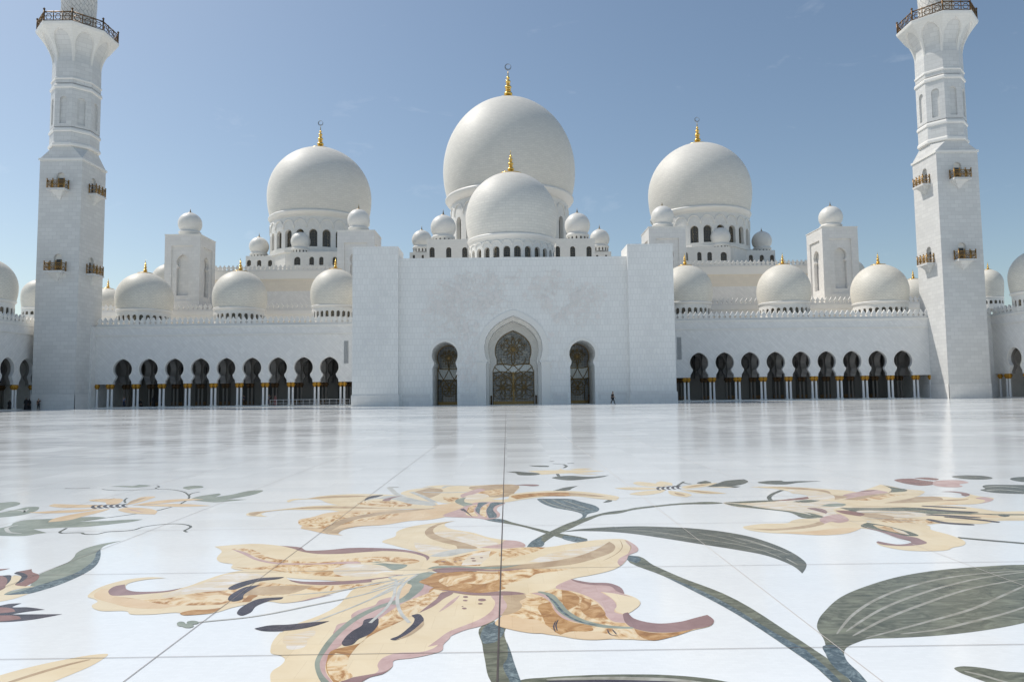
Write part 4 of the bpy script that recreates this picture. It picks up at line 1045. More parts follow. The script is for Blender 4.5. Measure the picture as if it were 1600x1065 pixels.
    for k in range(8):
        an = k * PI / 4; nx, ny_ = math.cos(an), math.sin(an)
        def P(u, v, off=0):
            r_ = flare(v) - off; return (cx_ + r_ * nx - u * r_ * math.tan(PI / 8) * ny_, cy + r_ * ny_ + u * r_ * math.tan(PI / 8) * nx, z3 + H * v * .94)
        for i in range(28):
            v0, v1 = lv[i], lv[i + 1]; a0, a1 = hwid(v0), hwid(v1)
            if a0 <= 0: mb.face([P(-1, v0), P(1, v0), P(1, v1), P(-1, v1)]); continue
            for sg in (-1, 1):
                q = [P(sg * 1, v0), P(sg * a0, v0), P(sg * a1, v1), P(sg * 1, v1)]
                if sg < 0: q = [q[0], q[1], q[2], q[3]]
                else: q = list(reversed(q))
                mb.face(q)
                mb.face([P(sg * a0, v0), P(sg * a0, v0, .45), P(sg * a1, v1, .45), P(sg * a1, v1)])
    mb.build('corbel_arches', 'marble_small', t)
    mb = MB(); mb.loft([octagon(cx_, cy, rg, z3 + H * .94), octagon(cx_, cy, rg + .1, zg), octagon(cx_, cy, rg + .1, zg + .12)]); g = mb.build('gallery_floor', 'marble_trim', t)
    mb = MB(); rr = rg - .1; V8 = octagon(cx_, cy, rr, zg + .12); h = 1.5
    for k in range(8):
        A, B = Vector(V8[k]), Vector(V8[(k + 1) % 8]); up = Vector((0, 0, 1))
        for v, w in ((.12, .06), (h * .55, .05), (h, .10)): mb.tube([A + up * v, B + up * v], w, 5)
        for q in range(3):
            c = A.lerp(B, q / 3); mb.tube([c, c + up * (h * (1.25 if q == 0 else 1.1))], .13 if q == 0 else .08, 6)
            if q == 0: mb.lathe([(.001, 0), (.2, .16), (.001, .4)], (c.x, c.y, c.z + h * 1.2), 8)
            c2 = A.lerp(B, (q + .5) / 3); d = (B - A).normalized()
            mb.tube([c2 + d * .42 * math.cos(a * PI / 7) + up * (.72 + .42 * math.sin(a * PI / 7)) for a in range(15)], .06, 4)
            c3 = A.lerp(B, (q + 1) / 3)
            mb.tube([c + up * .15, c2 + up * .35, c3 + up * .15], .045, 4); mb.tube([c + up * h, c2 + up * (h * .75), c3 + up * h], .045, 4)
    mb.build('railing', 'bronze', g)
    # cylindrical upper shaft, going on above the frame
    rc = 2.45; mb = MB(); mb.lathe([(rc, 0), (rc, 20), (rc + 1.1, 22), (rc + 1.1, 22.6), (1.7, 22.6), (1.7, 28), (1.9, 28.6), (1.2, 30.4), (.3, 32), (0, 34)], (cx_, cy, zg + .12), 40); mb.build('upper_shaft', 'marble_spiral', t)
    mb = MB()
    for k in range(8):
        for sg in (-1, 1):
            P = [(cx_ + (rc + .01) * math.cos(k * PI / 4 + sg * q * .11), cy + (rc + .01) * math.sin(k * PI / 4 + sg * q * .11), zg + .15 + q * .62) for q in range(32)]
            mb.tube(P, .05, 4)
    mb.build('spiral_bands', 'marble_trim', t)
    return t
minaret('left minaret with all faces in shade, gold balconies and a railed gallery', 120.5, 107.5, 1, 637, 250, 227, 203, 137, 128, 96, 35, (296.5, 424), 1)
minaret('right minaret with its left face sunlit, gold balconies and a railed gallery', 1477, 107.5, 1, 620, 238, 218, 190, 122, 112, 80, 19, (280.5, 406.5), -1)

# ---------------------------------------------------------------- barrier in the left arcade
bx0, bx1 = X(422, DW - .9, 630), X(546, DW - .9, 630)
bt = thing('barrier_fence', 'low pale metal barrier along the arcade edge left of the entrance block', 'barrier', ((bx0 + bx1) / 2, DW - .9, 0))
mb = MB(); n = 12
for k in range(n + 1):
    x = bx0 + (bx1 - bx0) * k / n; mb.tube([(x, DW - .9, 0), (x, DW - .9, 1.05)], .03, 6); mb.box((x - .12, DW - 1.05, 0), (x + .12, DW - .75, .03))
mb.build('posts', 'marble_column', bt)
mb = MB(); mb.tube([(bx0, DW - .9, 1.0), (bx1, DW - .9, 1.0)], .035, 6); mb.tube([(bx0, DW - .9, .5), (bx1, DW - .9, .5)], .022, 6); mb.build('rails', 'marble_column', bt)

# ---------------------------------------------------------------- people
def skinned(name, nodes, edges, mat, parent=None, base=None, root=0, levels=2):
    import bmesh
    me = bpy.data.meshes.new(name); bs = BASE.get(parent.name, Vector()) if parent is not None else (base or Vector())
    me.from_pydata([tuple(Vector(p) ) for p, r in nodes], edges, [])
    o = bpy.data.objects.new(name, me); COL.objects.link(o)
    m = o.modifiers.new('skin', 'SKIN')
    bpy.context.view_layer.update()
    if not me.skin_vertices: 
        bpy.context.view_layer.objects.active = o
        bpy.ops.mesh.customdata_skin_add() if bpy.ops.mesh.customdata_skin_add.poll() else None
    for k, (p, r) in enumerate(nodes):
        sv = me.skin_vertices[0].data[k]
        sv.radius = (r, r) if not isinstance(r, tuple) else r
        sv.use_root = (k == root)
    m.use_smooth_shade = True
    s = o.modifiers.new('sub', 'SUBSURF'); s.levels = levels; s.render_levels = levels
    me.materials.append(M[mat])
    if parent is not None: o.parent = parent
    return o
def person(label, px, py, face=0, pose='walk', top='cloth_navy', bottom='cloth_navy', robe=None, h=1.72, scarf=None):
    """face: direction walked, radians, 0 = towards +X"""
    g = ground(px, py); k = h / 1.75
    if g.y > DW - .6 or py < 0: g = at(px, 630, DW + 1.0); g.z = .13
    sit = pose == 'crouch'
    body = {}
    st = .30 if pose == 'walk' else .05
    hip = .93 if not sit else .42
    kz = .50 if not sit else .48
    P = {}
    P['pelvis'] = (0, 0, hip); P['belly'] = (.0, 0, hip + .18); P['chest'] = (.02, 0, hip + .38); P['neck'] = (.03, 0, hip + .55); P['head0'] = (.045, 0, hip + .64); P['head'] = (.055, 0, hip + .73); P['crown'] = (.045, 0, hip + .81)
    R_ = {'pelvis': .14, 'belly': .125, 'chest': .145, 'neck': .058, 'head0': .075, 'head': .095, 'crown': .07}
    E = [('pelvis', 'belly'), ('belly', 'chest'), ('chest', 'neck'), ('neck', 'head0'), ('head0', 'head'), ('head', 'crown')]
    P['nose'] = (.165, 0, hip + .72); R_['nose'] = .014; E.append(('head', 'nose'))
    for s, nm in ((1, 'l'), (-1, 'r')):
        sw = st * s
        P['hip' + nm] = (0, .09 * s, hip - .06); P['knee' + nm] = (sw * .55 + .05, .1 * s, kz) if not sit else (.34, .12 * s, kz); P['ank' + nm] = (sw * 1.0 - .02, .1 * s, .09 + (.06 if (s < 0 and pose == 'walk') else 0)) if not sit else (.1, .12 * s, .09); a = P['ank' + nm]; P['toe' + nm] = (a[0] + .19, .11 * s, .04)
        R_.update({'hip' + nm: .095, 'knee' + nm: .06, 'ank' + nm: .042, 'toe' + nm: .04})
        E += [('pelvis', 'hip' + nm), ('hip' + nm, 'knee' + nm), ('knee' + nm, 'ank' + nm), ('ank' + nm, 'toe' + nm)]
        P['sh' + nm] = (.01, .19 * s, hip + .47)
        if pose == 'arms_up' and s > 0: P['el' + nm] = (.15, .25 * s, hip + .32); P['wr' + nm] = (.30, .16 * s, hip + .52)
        elif sit: P['el' + nm] = (.22, .22 * s, hip + .25); P['wr' + nm] = (.42, .14 * s, hip + .18)
        else: P['el' + nm] = (-sw * .35 - .02, .245 * s, hip + .20); P['wr' + nm] = (-sw * .7 + .05, .25 * s, hip - .04)
        R_.update({'sh' + nm: .065, 'el' + nm: .043, 'wr' + nm: .028})
        E += [('chest', 'sh' + nm), ('sh' + nm, 'el' + nm), ('el' + nm, 'wr' + nm)]
        w = Vector(P['wr' + nm]); d = (w - Vector(P['el' + nm])).normalized(); P['palm' + nm] = tuple(w + d * .06); R_['palm' + nm] = .026; E.append(('wr' + nm, 'palm' + nm))
        for f in range(5):
            q = w + d * (.10 + (.085, .095, .088, .07, .03)[f]) + Vector((.012 + (0.045 if f == 4 else (f - 1.5) * .016), -.01 * s, 0)); P['f%d%s' % (f, nm)] = tuple(q); R_['f%d%s' % (f, nm)] = .009; E.append(('palm' + nm, 'f%d%s' % (f, nm)))
    names = list(P)
    t = thing('person', label, 'person', (g.x, g.y, g.z)); t.rotation_euler = (0, 0, face); t.scale = (k, k, k)
    idx = {n_: i for i, n_ in enumerate(names)}
    skinned('body', [(P[n_], R_[n_]) for n_ in names], [(idx[a], idx[b]) for a, b in E], 'skin', t)
    def garment(name, keys, mat, grow, cut=None):
        ks = [n_ for n_ in names if any(n_.startswith(q) for q in keys)]
        es = [(a, b) for a, b in E if a in ks and b in ks]; ix = {n_: i for i, n_ in enumerate(ks)}
        skinned(name, [(P[n_], R_[n_] * 1.06 + grow) for n_ in ks], [(ix[a], ix[b]) for a, b in es], mat, t)
    if robe:
        mb = MB(); bsv = BASE[t.name]
        seg = 20; prof = [(.30, .03), (.26, .5), (.20, .95), (.19, 1.2), (.21, 1.38), (.12, 1.47), (.075, 1.5)] if not sit else [(.38, .02), (.36, .4), (.24, .6), (.22, .85), (.1, .98)]
        rings = [[(bsv.x + r * .8 * math.cos(2 * PI * j / seg), bsv.y + r * math.sin(2 * PI * j / seg) * (1 + .06 * math.sin(9 * j)), bsv.z + z) for j in range(seg)] for r, z in prof]
        mb.loft(rings); mb.build('robe', robe, t)
        garment('sleeves', ['chest', 'sh', 'el', 'wr'], robe, .022)
    else:
        garment('shirt', ['pelvis', 'belly', 'chest', 'sh', 'el'], top, .016)
        garment('trousers', ['pelvis', 'hip', 'knee', 'ank'], bottom, .02)
        garment('shoes', ['ank', 'toe'], 'leather', .008)
    if scarf: skinned('headscarf', [((.02, 0, hip + .55), .10), ((.03, 0, hip + .66), .105), ((.03, 0, hip + .755), .115), ((.01, 0, hip + .83), .07)], [(0, 1), (1, 2), (2, 3)], scarf, t)
    else: skinned('hair', [((.0, 0, hip + .69), .085), ((.02, 0, hip + .775), .098), ((.03, 0, hip + .835), .06)], [(0, 1), (1, 2)], 'hair', t)
    return t
person('lone person in dark clothes walking across the floor in front of the entrance block', 957.5, 631.3, 0.15, top='cloth_black', bottom='cloth_black', h=1.72)
person('person in a black robe sitting in the shade of the left arcade', 219, -1, -.8, 'crouch', robe='cloth_black', scarf='cloth_black', h=1.65)
person('person in a pale shirt standing in the first arch of the left arcade', 193.5, -1, -1.3, 'stand', top='cloth_blue', bottom='cloth_navy', h=1.7)
person('person in dark clothes standing behind the columns of the left arcade, beside the crouching one', 240, -1, 2.6, 'stand', robe='cloth_black', scarf='cloth_black', h=1.7)
person('person crouching low at the arcade edge by the second column pair of the left arcade', 249.5, 634, .3, 'crouch', top='cloth_white', bottom='cloth_navy', h=1.6)
person('person in dark clothes walking behind the left arcade columns, near its middle', 381, -1, 2.9, 'walk', top='cloth_navy', bottom='cloth_black', h=1.72)
person('person in a light blue shirt raising an arm near the barrier of the left arcade', 419.5, 634.3, .2, 'arms_up', top='cloth_blue', bottom='cloth_navy', h=1.74)
person('person in rose clothes standing behind the barrier of the left arcade', 430, -1, -2, 'stand', robe='cloth_rose', scarf='cloth_rose', h=1.55)
def sperson(label, px, D, **kw):
    t = person(label, px, 800, **kw); g = at(px, 600, D); t.location = (g.x, g.y, .002)
sperson('person in a black robe standing left of the left minaret, the nearer of a pair', 42, 106.5, face=-1.2, pose='stand', robe='cloth_black', scarf='cloth_black', h=1.74)
sperson('person in a black robe standing left of the left minaret, right one of a pair', 47, 107.2, face=-1.9, pose='stand', robe='cloth_black', scarf='cloth_black', h=1.62)
sperson('person in dark clothes leaning forward at the foot of the left minaret', 61, 106.9, face=-.4, pose='arms_up', top='cloth_black', bottom='cloth_black', h=1.66)
sperson('small figure in a black robe among the far left columns', 16, 104.5, face=-.6, pose='stand', robe='cloth_black', scarf='cloth_black', h=1.5)
# ---------------------------------------------------------------- stone inlays in the floor
# survey sheets of the floor drawing: origin and scale of each sheet in photo pixels
SH = dict(A=(120, 800, 5.327), B=(320, 800, 5.327), C=(400, 900, 5.333), D=(580, 800, 5.327), E=(760, 820, 4.324), F=(380, 740, 5.333), G=(660, 710, 5.0),
          H=(0, 740, 5.333), I=(1130, 730, 5.926), J=(1330, 730, 5.926), K=(1240, 860, 4.444), L=(960, 720, 5.333), M=(0, 840, 4.735), N=(640, 1000, 4.444), O=(160, 740, 5.926))
def pts(*segs):
    out = []; sh = None
    for s in segs:
        if isinstance(s, str): sh = SH[s]; continue
        for k in range(0, len(s), 2):
            g = ground(sh[0] + s[k] / sh[2], sh[1] + s[k + 1] / sh[2]); out.append(Vector((g.x, g.y)))
    return out
def spline(P, closed=True, sub=5):
    n = len(P); out = []
    rng = range(n) if closed else range(n - 1)
    for i in rng:
        if closed: p0, p1, p2, p3 = P[(i - 1) % n], P[i], P[(i + 1) % n], P[(i + 2) % n]
        else: p0, p1, p2, p3 = P[max(i - 1, 0)], P[i], P[i + 1], P[min(i + 2, n - 1)]
        if (p2 - p1).length < 1e-6: continue
        # sharp corners stay sharp
        def tang(a, b, c):
            u, v = b - a, c - b
            if u.length < 1e-6 or v.length < 1e-6: return Vector((0, 0))
            if u.normalized().dot(v.normalized()) < -.15: return Vector((0, 0))
            lu, lv = u.length, v.length
            return (u / lu * lv + v / lv * lu) / (lu + lv)
        L_ = (p2 - p1).length; m1, m2 = tang(p0, p1, p2) * L_, tang(p1, p2, p3) * L_
        for k in range(sub):
            t = k / sub; t2, t3 = t * t, t * t * t
            out.append(p1 * (2 * t3 - 3 * t2 + 1) + m1 * (t3 - 2 * t2 + t) + p2 * (-2 * t3 + 3 * t2) + m2 * (t3 - t2))
    if not closed: out.append(P[-1])
    return out
ZL = .00015
USED = set()
def zl(layer):
    z = round((.001 + ZL * layer) / .0000125)
    while z in USED: z += 1
    USED.add(z)
    return z * .0000125 + (TN[0] % 5) * .0000022
def lay(parent, name, mat, layer, *segs):
    P = spline(pts(*segs)); mb = MB(); z0 = zl(layer)
    Q = [P[0]]
    for p in P[1:]:
        if (p - Q[-1]).length > .0008: Q.append(p)
    mb.sheet([(p.x, p.y) for p in Q], lambda u, v, w: (u, v, z0))
    return mb.build(name, mat, parent)
def line(mb, layer, wid, *segs, taper=True):
    P = spline(pts(*segs), closed=False, sub=6); n = len(P); l, r = [], []
    for k, p in enumerate(P):
        d = P[min(k + 1, n - 1)] - P[max(k - 1, 0)]
        if d.length < 1e-7: continue
        d.normalize(); f = (math.sin(PI * min(1, max(0, k / (n - 1)))) ** .5 * .85 + .15) if taper else 1
        nn = Vector((-d.y, d.x)) * wid / 2 * f; l.append(p + nn); r.append(p - nn)
    z = zl(layer)
    for k in range(len(l) - 1): mb.face([(r[k].x, r[k].y, z), (r[k + 1].x, r[k + 1].y, z), (l[k + 1].x, l[k + 1].y, z), (l[k].x, l[k].y, z)])
def lines(parent, name, mat, layer, wid, *paths, taper=True):
    for p in paths:
        mb = MB(); line(mb, layer, wid, *p, taper=taper); o = mb.build(name, mat, parent)
    return o
def flower(name, label, cat, px, py, group):
    g = ground(px, py); USED.clear(); TN[0] += 1; return thing(name, label, cat, (g.x, g.y, 0), group)
TN = [0]
GI = 'stone flowers inlaid in the white floor'; GL_ = 'stone leaves and stems inlaid in the white floor'

# ---- stems first (lowest)
s = flower('stem_inlay', 'olive and teal stone stem running from the large lily to the bottom edge', 'floor inlay', 790, 1030, GL_)
lay(s, 'stem', 'i_green', 0, 'D', (920, 945, 1010, 900, 1125, 960), 'E', (130, 700, 150, 830, 180, 940, 232, 1059, 250, 1100), 'N', (610, 340, 565, 285, 522, 130, 505, 30))
lay(s, 'stem_patch', 'i_teal', 1, 'N', (500, -60, 500, 0, 520, 22, 560, 20, 640, -30, 650, -90, 590, -130, 540, -110))
lay(s, 'stem_patch', 'i_teal', 1, 'N', (676, 10, 700, 70, 725, 150, 775, 289, 790, 330, 720, 330, 690, 270, 660, 215, 650, 170, 675, 130, 682, 70))
s = flower('stem_inlay', 'long diagonal olive and teal stone stem from the large lily to the lower right', 'floor inlay', 1150, 950, GL_)
lay(s, 'stem', 'i_green', 0, 'E', (958, 205, 985, 205, 1130, 270, 1310, 350, 1598, 460), 'K', (0, 590, 150, 690, 260, 765, 330, 830, 400, 911, 460, 990, 380, 990, 270, 911, 150, 805, 0, 700), 'E', (1598, 548, 1400, 445, 1200, 345, 950, 232))
lay(s, 'stem_patch', 'i_teal', 1, 'E', (1200, 345, 1330, 390, 1480, 455, 1598, 515), 'K', (0, 640, 60, 670, 140, 735, 250, 830, 330, 911, 380, 980, 330, 960, 270, 908, 150, 803, 0, 698), 'E', (1598, 547, 1400, 444))
lay(s, 'stem_patch', 'i_teal', 1, 'E', (958, 206, 985, 206, 1045, 233, 1010, 255, 950, 231))
s = flower('stem_inlay', 'grey green stone stem from the upper lily crossing under a second stem', 'floor inlay', 850, 830, GL_)
lay(s, 'stem', 'i_green', 0, 'G', (470, 500, 600, 500, 700, 527, 1000, 600, 1290, 672, 1230, 690, 1100, 655, 950, 610, 750, 555, 620, 532, 530, 518))
lay(s, 'stem_patch', 'i_teal', 1, 'G', (480, 502, 600, 501, 640, 512, 625, 532, 540, 518))
lay(s, 'stem_patch', 'i_teal', 1, 'G', (1110, 630, 1290, 673, 1230, 689, 1090, 652))
s = flower('stem_inlay', 'long curving grey green stone stem sweeping up to the right hand lily', 'floor inlay', 900, 815, GL_)
lay(s, 'stem', 'i_green', 2, 'G', (815, 722, 880, 660, 1000, 598, 1160, 527, 1290, 488, 1450, 447, 1600, 427), 'L', (150, 392, 320, 372, 600, 347, 860, 342, 905, 349, 860, 355, 600, 360, 320, 385, 150, 408, 0, 440), 'G', (1450, 466, 1300, 512, 1150, 580, 1020, 640, 960, 680, 910, 722))
lay(s, 'stem_patch', 'i_teal', 3, 'G', (816, 721, 880, 660, 940, 640, 930, 670, 950, 685, 910, 721))

# ---- leaves
def leaf(label, mat, layer, outline, veins=(), vw=.02, vmat='i_vein', px=0, py=0, extra=()):
    t = flower('leaf_inlay', label, 'floor inlay', px, py, GL_)
    o = lay(t, 'leaf', mat, layer, *outline)
    if veins: lines(t, 'vein', vmat, layer + 2, vw, *veins)
    for nm, mt, seg in extra: lay(t, nm, mt, layer + 1, *seg)
    return t
leaf('big olive stone leaf with five pale veins at the right edge of the floor', 'i_green', 1,
     ('K', (165, 540, 172, 480, 225, 410, 330, 320, 520, 240, 750, 175, 1000, 135, 1300, 110, 1600, 97, 1900, 110, 2050, 250, 1900, 400, 1600, 500, 1300, 555, 1000, 588, 700, 605, 520, 612, 430, 640, 372, 668, 350, 705, 370, 762, 460, 850, 520, 920, 600, 1010, 440, 1010, 400, 905, 300, 825, 225, 722, 222, 660, 212, 620, 188, 578)),
     (('K', (300, 578, 400, 455, 560, 345, 800, 250, 1100, 182, 1300, 158, 1700, 132)), ('K', (365, 560, 600, 410, 900, 292, 1300, 190, 1700, 135)), ('K', (410, 592, 600, 490, 900, 370, 1250, 258, 1700, 180)),
      ('K', (500, 606, 900, 500, 1250, 400, 1450, 312, 1700, 200)), ('K', (740, 577, 1000, 548, 1200, 502, 1450, 440, 1750, 340))), .032, px=1450, py=960,
     extra=(('stalk', 'i_teal', ('K', (222, 655, 290, 655, 340, 705, 372, 765, 460, 852, 520, 922, 600, 1010, 440, 1010, 400, 905, 300, 825, 226, 722))),))
leaf('long grey olive leaf with thin pale veins stretching right of the large lily', 'i_slate', 3,
     ('G', (1080, 606, 1200, 584, 1350, 571, 1500, 562), 'L', (0, 548, 200, 542, 400, 547, 600, 556, 850, 580, 1100, 622, 1300, 682, 1450, 745, 1550, 805, 1600, 855, 1595, 890, 1565, 935, 1500, 880, 1400, 832, 1250, 782, 1000, 735, 700, 688, 450, 648, 130, 602, 0, 590), 'G', (1350, 597, 1200, 596)),
     (('L', (350, 600, 700, 648, 1000, 690, 1250, 750, 1400, 810)), ('L', (930, 622, 1100, 655, 1250, 700, 1460, 778)), ('L', (0, 566, 300, 585, 600, 632, 730, 660)), ('L', (1000, 640, 1200, 690, 1350, 740)), ('L', (700, 600, 900, 640, 1100, 690)), ('L', (1430, 810, 1530, 865))), .022, px=1110, py=845)
leaf('curved teal grey stone leaf hanging from the second stem under the upper lily', 'i_teal', 1,
     ('G', (908, 343, 1000, 343, 1130, 343, 1250, 370, 1350, 398, 1382, 425, 1362, 445, 1300, 460, 1270, 492, 1160, 530, 1250, 482, 1240, 460, 1180, 440, 1050, 418, 960, 390, 915, 365)),
     (('G', (930, 347, 1000, 385, 1150, 425, 1270, 450)), ('G', (1010, 347, 1100, 390, 1250, 430)), ('G', (1090, 350, 1200, 390, 1320, 430))), .03, px=890, py=790)
leaf('small dark pointed stone leaf above the upper lily petal', 'i_slate', 1, ('G', (1005, 284, 1060, 270, 1100, 258, 1215, 243, 1170, 262, 1140, 277, 1080, 284)), px=882, py=763)
leaf('small olive leaf tip with a pale midrib in the bottom right corner', 'i_green', 1, ('K', (1115, 815, 1160, 802, 1300, 810, 1450, 835, 1600, 845, 1800, 870, 1800, 1000, 1400, 930, 1250, 880, 1150, 842)), (('K', (1185, 836, 1300, 862, 1450, 905, 1700, 960)),), .03, px=1540, py=1050)
leaf('olive leaf edge rising over the bottom of the picture right of the lily stem', 'i_green', 1, ('N', (700, 320, 772, 275, 940, 257, 1200, 242, 1500, 235, 1800, 240, 2100, 268, 2400, 330, 2000, 420, 1500, 440, 1000, 420)), (('N', (950, 272, 1300, 262, 1600, 266, 1900, 280, 2200, 320)),), .05, px=930, py=1060,
     extra=(('dark_field', 'i_dark', ('N', (940, 290, 1200, 276, 1500, 272, 1800, 278, 2050, 300, 2000, 380, 1500, 410, 1000, 390))),))
leaf('long grey green stone leaf with a teal lower rim at the left', 'i_sage', 1,
     ('M', (0, 430, 60, 400, 200, 365, 240, 320, 290, 270, 400, 222, 500, 180, 545, 145, 570, 108, 650, 70, 760, 42, 900, 20, 780, 55, 742, 90, 740, 150, 690, 222, 550, 300, 350, 375, 200, 415, 60, 435)), px=100, py=890,
     extra=(('rim', 'i_teal', ('M', (0, 425, 150, 395, 250, 360, 350, 330, 550, 262, 640, 210, 700, 150, 715, 105, 742, 80, 740, 150, 690, 222, 550, 300, 350, 375, 200, 415, 60, 435))),))
leaf('pale cream stone leaf with a brown midrib in the bottom left corner', 'i_cream', 1, ('M', (-250, 1100, 0, 1015, 200, 960, 500, 895, 700, 862, 797, 857, 760, 895, 700, 932, 500, 1020, 380, 1068, 200, 1130, -200, 1250)), (('M', (-100, 1130, 70, 1068, 300, 995, 500, 938, 670, 898)),), .045, 'i_tan', px=60, py=1045)
leaf('two lobed grey green stone leaf at the left edge above the pale flower', 'i_sage', 1, ('H', (-100, 250, 0, 240, 100, 232, 160, 238, 155, 258, 60, 285, 0, 308, -40, 320, 0, 322, 150, 292, 230, 275, 300, 273, 322, 292, 290, 312, 150, 347, 0, 362, -200, 370)), (('H', (60, 305, 150, 300, 200, 318, 235, 290)),), .05, 'i_silver', px=30, py=795)
leaf('long grey green stone leaf with three tips under the pale flower on the left', 'i_sage', 1, ('H', (-150, 450, 0, 450, 80, 432, 120, 405, 200, 385, 430, 373, 600, 365, 750, 357, 880, 366, 780, 383, 650, 396, 900, 390, 1050, 380, 1190, 378, 1100, 398, 1000, 410, 700, 440, 500, 447, 280, 460, 390, 490, 300, 500, 250, 510, 0, 514, -200, 500)), (('H', (150, 425, 80, 440, 60, 470, 100, 490, 180, 495)),), .05, 'i_silver', px=80, py=820)
leaf('grey green stone leaf with long upper tip, right of the pale peach flower', 'i_sage', 1, ('O', (820, 232, 900, 205, 1080, 180, 1097, 188, 1040, 215, 1200, 190, 1400, 152, 1470, 150, 1450, 175, 1300, 212, 1150, 235, 1340, 236, 1200, 250, 1050, 262, 950, 256)), px=350, py=778)
leaf('small cream tipped grey leaf high above the pale flower on the left', 'i_sage', 1, ('O', (745, 125, 800, 112, 850, 108, 930, 115, 920, 128, 850, 135, 800, 145)), px=300, py=760)
leaf('tiny grey double leaf in the distance on the left', 'i_sage', 1, ('H', (915, 104, 1000, 99, 1115, 98, 1160, 90, 1255, 98, 1150, 112, 1000, 107)), px=205, py=758)
leaf('small dark double leaf left of the right hand lily', 'i_slate', 1, ('I', (320, 140, 420, 123, 540, 120, 560, 128, 700, 125, 910, 126, 700, 140, 550, 157, 400, 152)), px=1225, py=752)
leaf('dark striped stone leaf at the far right behind the rose flower', 'i_slate', 1, ('J', (930, 85, 1040, 72, 1200, 75, 1305, 93, 1240, 110, 1080, 108)), (('J', (950, 88, 1060, 86, 1180, 92)),), .06, px=1520, py=745)
leaf('dark striped stone leaves near the right edge of the picture', 'i_slate', 1, ('J', (1195, 205, 1235, 198, 1215, 175, 1240, 163, 1450, 160, 1750, 165, 1750, 245, 1500, 242, 1300, 230)), (('J', (1240, 180, 1400, 175, 1600, 190)), ('J', (1250, 212, 1400, 205, 1600, 225))), .06, 'i_silver', px=1580, py=764)
leaf('dark stone leaf cut by the right edge far off', 'i_slate', 1, ('J', (1470, 105, 1550, 88, 1700, 85, 1750, 120, 1700, 140, 1560, 130)), px=1595, py=748)
leaf('tiny dark stone leaf tip left of the far flower in the middle', 'i_slate', 1, ('G', (830, 84, 990, 87, 980, 96, 880, 92)), px=842, py=727)

# ---- the large lily
t = flower('lily_inlay', 'very large cream and rust lily of polished stone filling the middle foreground', 'floor inlay', 700, 900, GI)
# back petal
p = lay(t, 'petal', 'i_cream', 4, 'D', (90, 245, 200, 200, 215, 160, 320, 120, 500, 92, 700, 70, 620, 92, 640, 130, 850, 170, 1000, 213, 1120, 230, 1220, 240, 1270, 290, 1350, 330, 1080, 450, 460, 490, 300, 440, 480, 390, 470, 360, 420, 340, 290, 302, 180, 272))
def sub(parent, mat, layer, *segs): return lay(parent, 'petal_patch', mat, layer, *segs)
sub(p, 'i_tan', 6, 'D', (700, 71, 570, 92, 480, 128, 448, 160, 490, 215, 600, 252, 700, 275, 740, 312, 880, 300, 800, 262, 680, 230, 560, 195, 515, 158, 540, 120, 620, 88))
sub(p, 'i_pale', 5, 'D', (540, 165, 640, 150, 850, 185, 1000, 235, 1060, 260, 900, 300, 740, 250, 600, 215))
sub(p, 'i_pale', 5, 'D', (360, 250, 480, 270, 640, 300, 720, 320, 520, 350, 420, 330))
sub(p, 'i_rose', 6, 'D', (1080, 262, 1120, 232, 1200, 236, 1270, 290, 1080, 302, 900, 292, 980, 278))
sub(p, 'i_silver', 6, 'D', (480, 365, 620, 322, 740, 302, 900, 312, 760, 342, 600, 370))
sub(p, 'i_marbled', 7, 'D', (400, 452, 560, 395, 760, 360, 900, 322, 1080, 318, 1080, 405, 1000, 432, 750, 447, 600, 440))
sub(p, 'i_pale', 8, 'D', (750, 442, 860, 345, 1000, 318, 1010, 405, 1075, 425))
# upper left petal
p = lay(t, 'petal', 'i_cream', 9, 'B', (80, 285, 180, 276, 400, 262, 620, 278, 850, 318, 1000, 315, 1200, 298, 1600, 304), 'D', (180, 303, 300, 316, 430, 345, 486, 378, 472, 408, 560, 430, 500, 480, 400, 525, 100, 560), 'B', (1200, 575, 1000, 565, 700, 545, 500, 500, 218, 462, 228, 430, 150, 420, 100, 390, 112, 360, 140, 330, 115, 300))
sub(p, 'i_mauve', 10, 'B', (620, 278, 800, 293, 850, 318, 1000, 315, 1200, 297, 1600, 303), 'D', (180, 302, 300, 315, 430, 344, 486, 376, 462, 404, 450, 375, 380, 350, 250, 328, 100, 322), 'B', (1550, 318, 1350, 330, 1100, 347, 950, 347, 830, 332, 700, 292))
sub(p, 'i_marbled', 10, 'B', (220, 305, 350, 300, 420, 320, 550, 380, 700, 400, 1000, 410, 1200, 388, 1400, 370, 1600, 370), 'D', (100, 372, 250, 375, 400, 412, 300, 432, 150, 412, 0, 410), 'B', (1550, 415, 1200, 418, 700, 425, 550, 410, 400, 360, 300, 320))
sub(p, 'i_rose', 11, 'B', (220, 306, 330, 330, 450, 388, 600, 418, 900, 425, 1300, 418, 1300, 426, 900, 434, 600, 432, 430, 400, 320, 350))
sub(p, 'i_sage', 11, 'B', (1370, 415, 1600, 410), 'D', (20, 410, 150, 428, 300, 438, 250, 470, 200, 480, 100, 445, 0, 428), 'B', (1500, 425))
sub(p, 'i_marbled', 10, 'B', (225, 452, 400, 462, 550, 445, 700, 432, 1200, 422, 1350, 440, 1300, 530, 1000, 532, 800, 518, 600, 490, 400, 478))
sub(p, 'i_pale', 10, 'B', (1180, 430, 1400, 440, 1600, 470), 'D', (100, 480, 200, 492, 100, 520, 0, 528), 'B', (1400, 537, 1100, 520, 1080, 470))
sub(p, 'i_mauve', 12, 'B', (692, 560, 800, 575, 1000, 577, 1200, 570, 1400, 552, 1598, 527), 'D', (100, 520, 270, 518, 190, 537, 0, 574), 'B', (1400, 580, 1200, 598, 1000, 606, 880, 602, 780, 592))
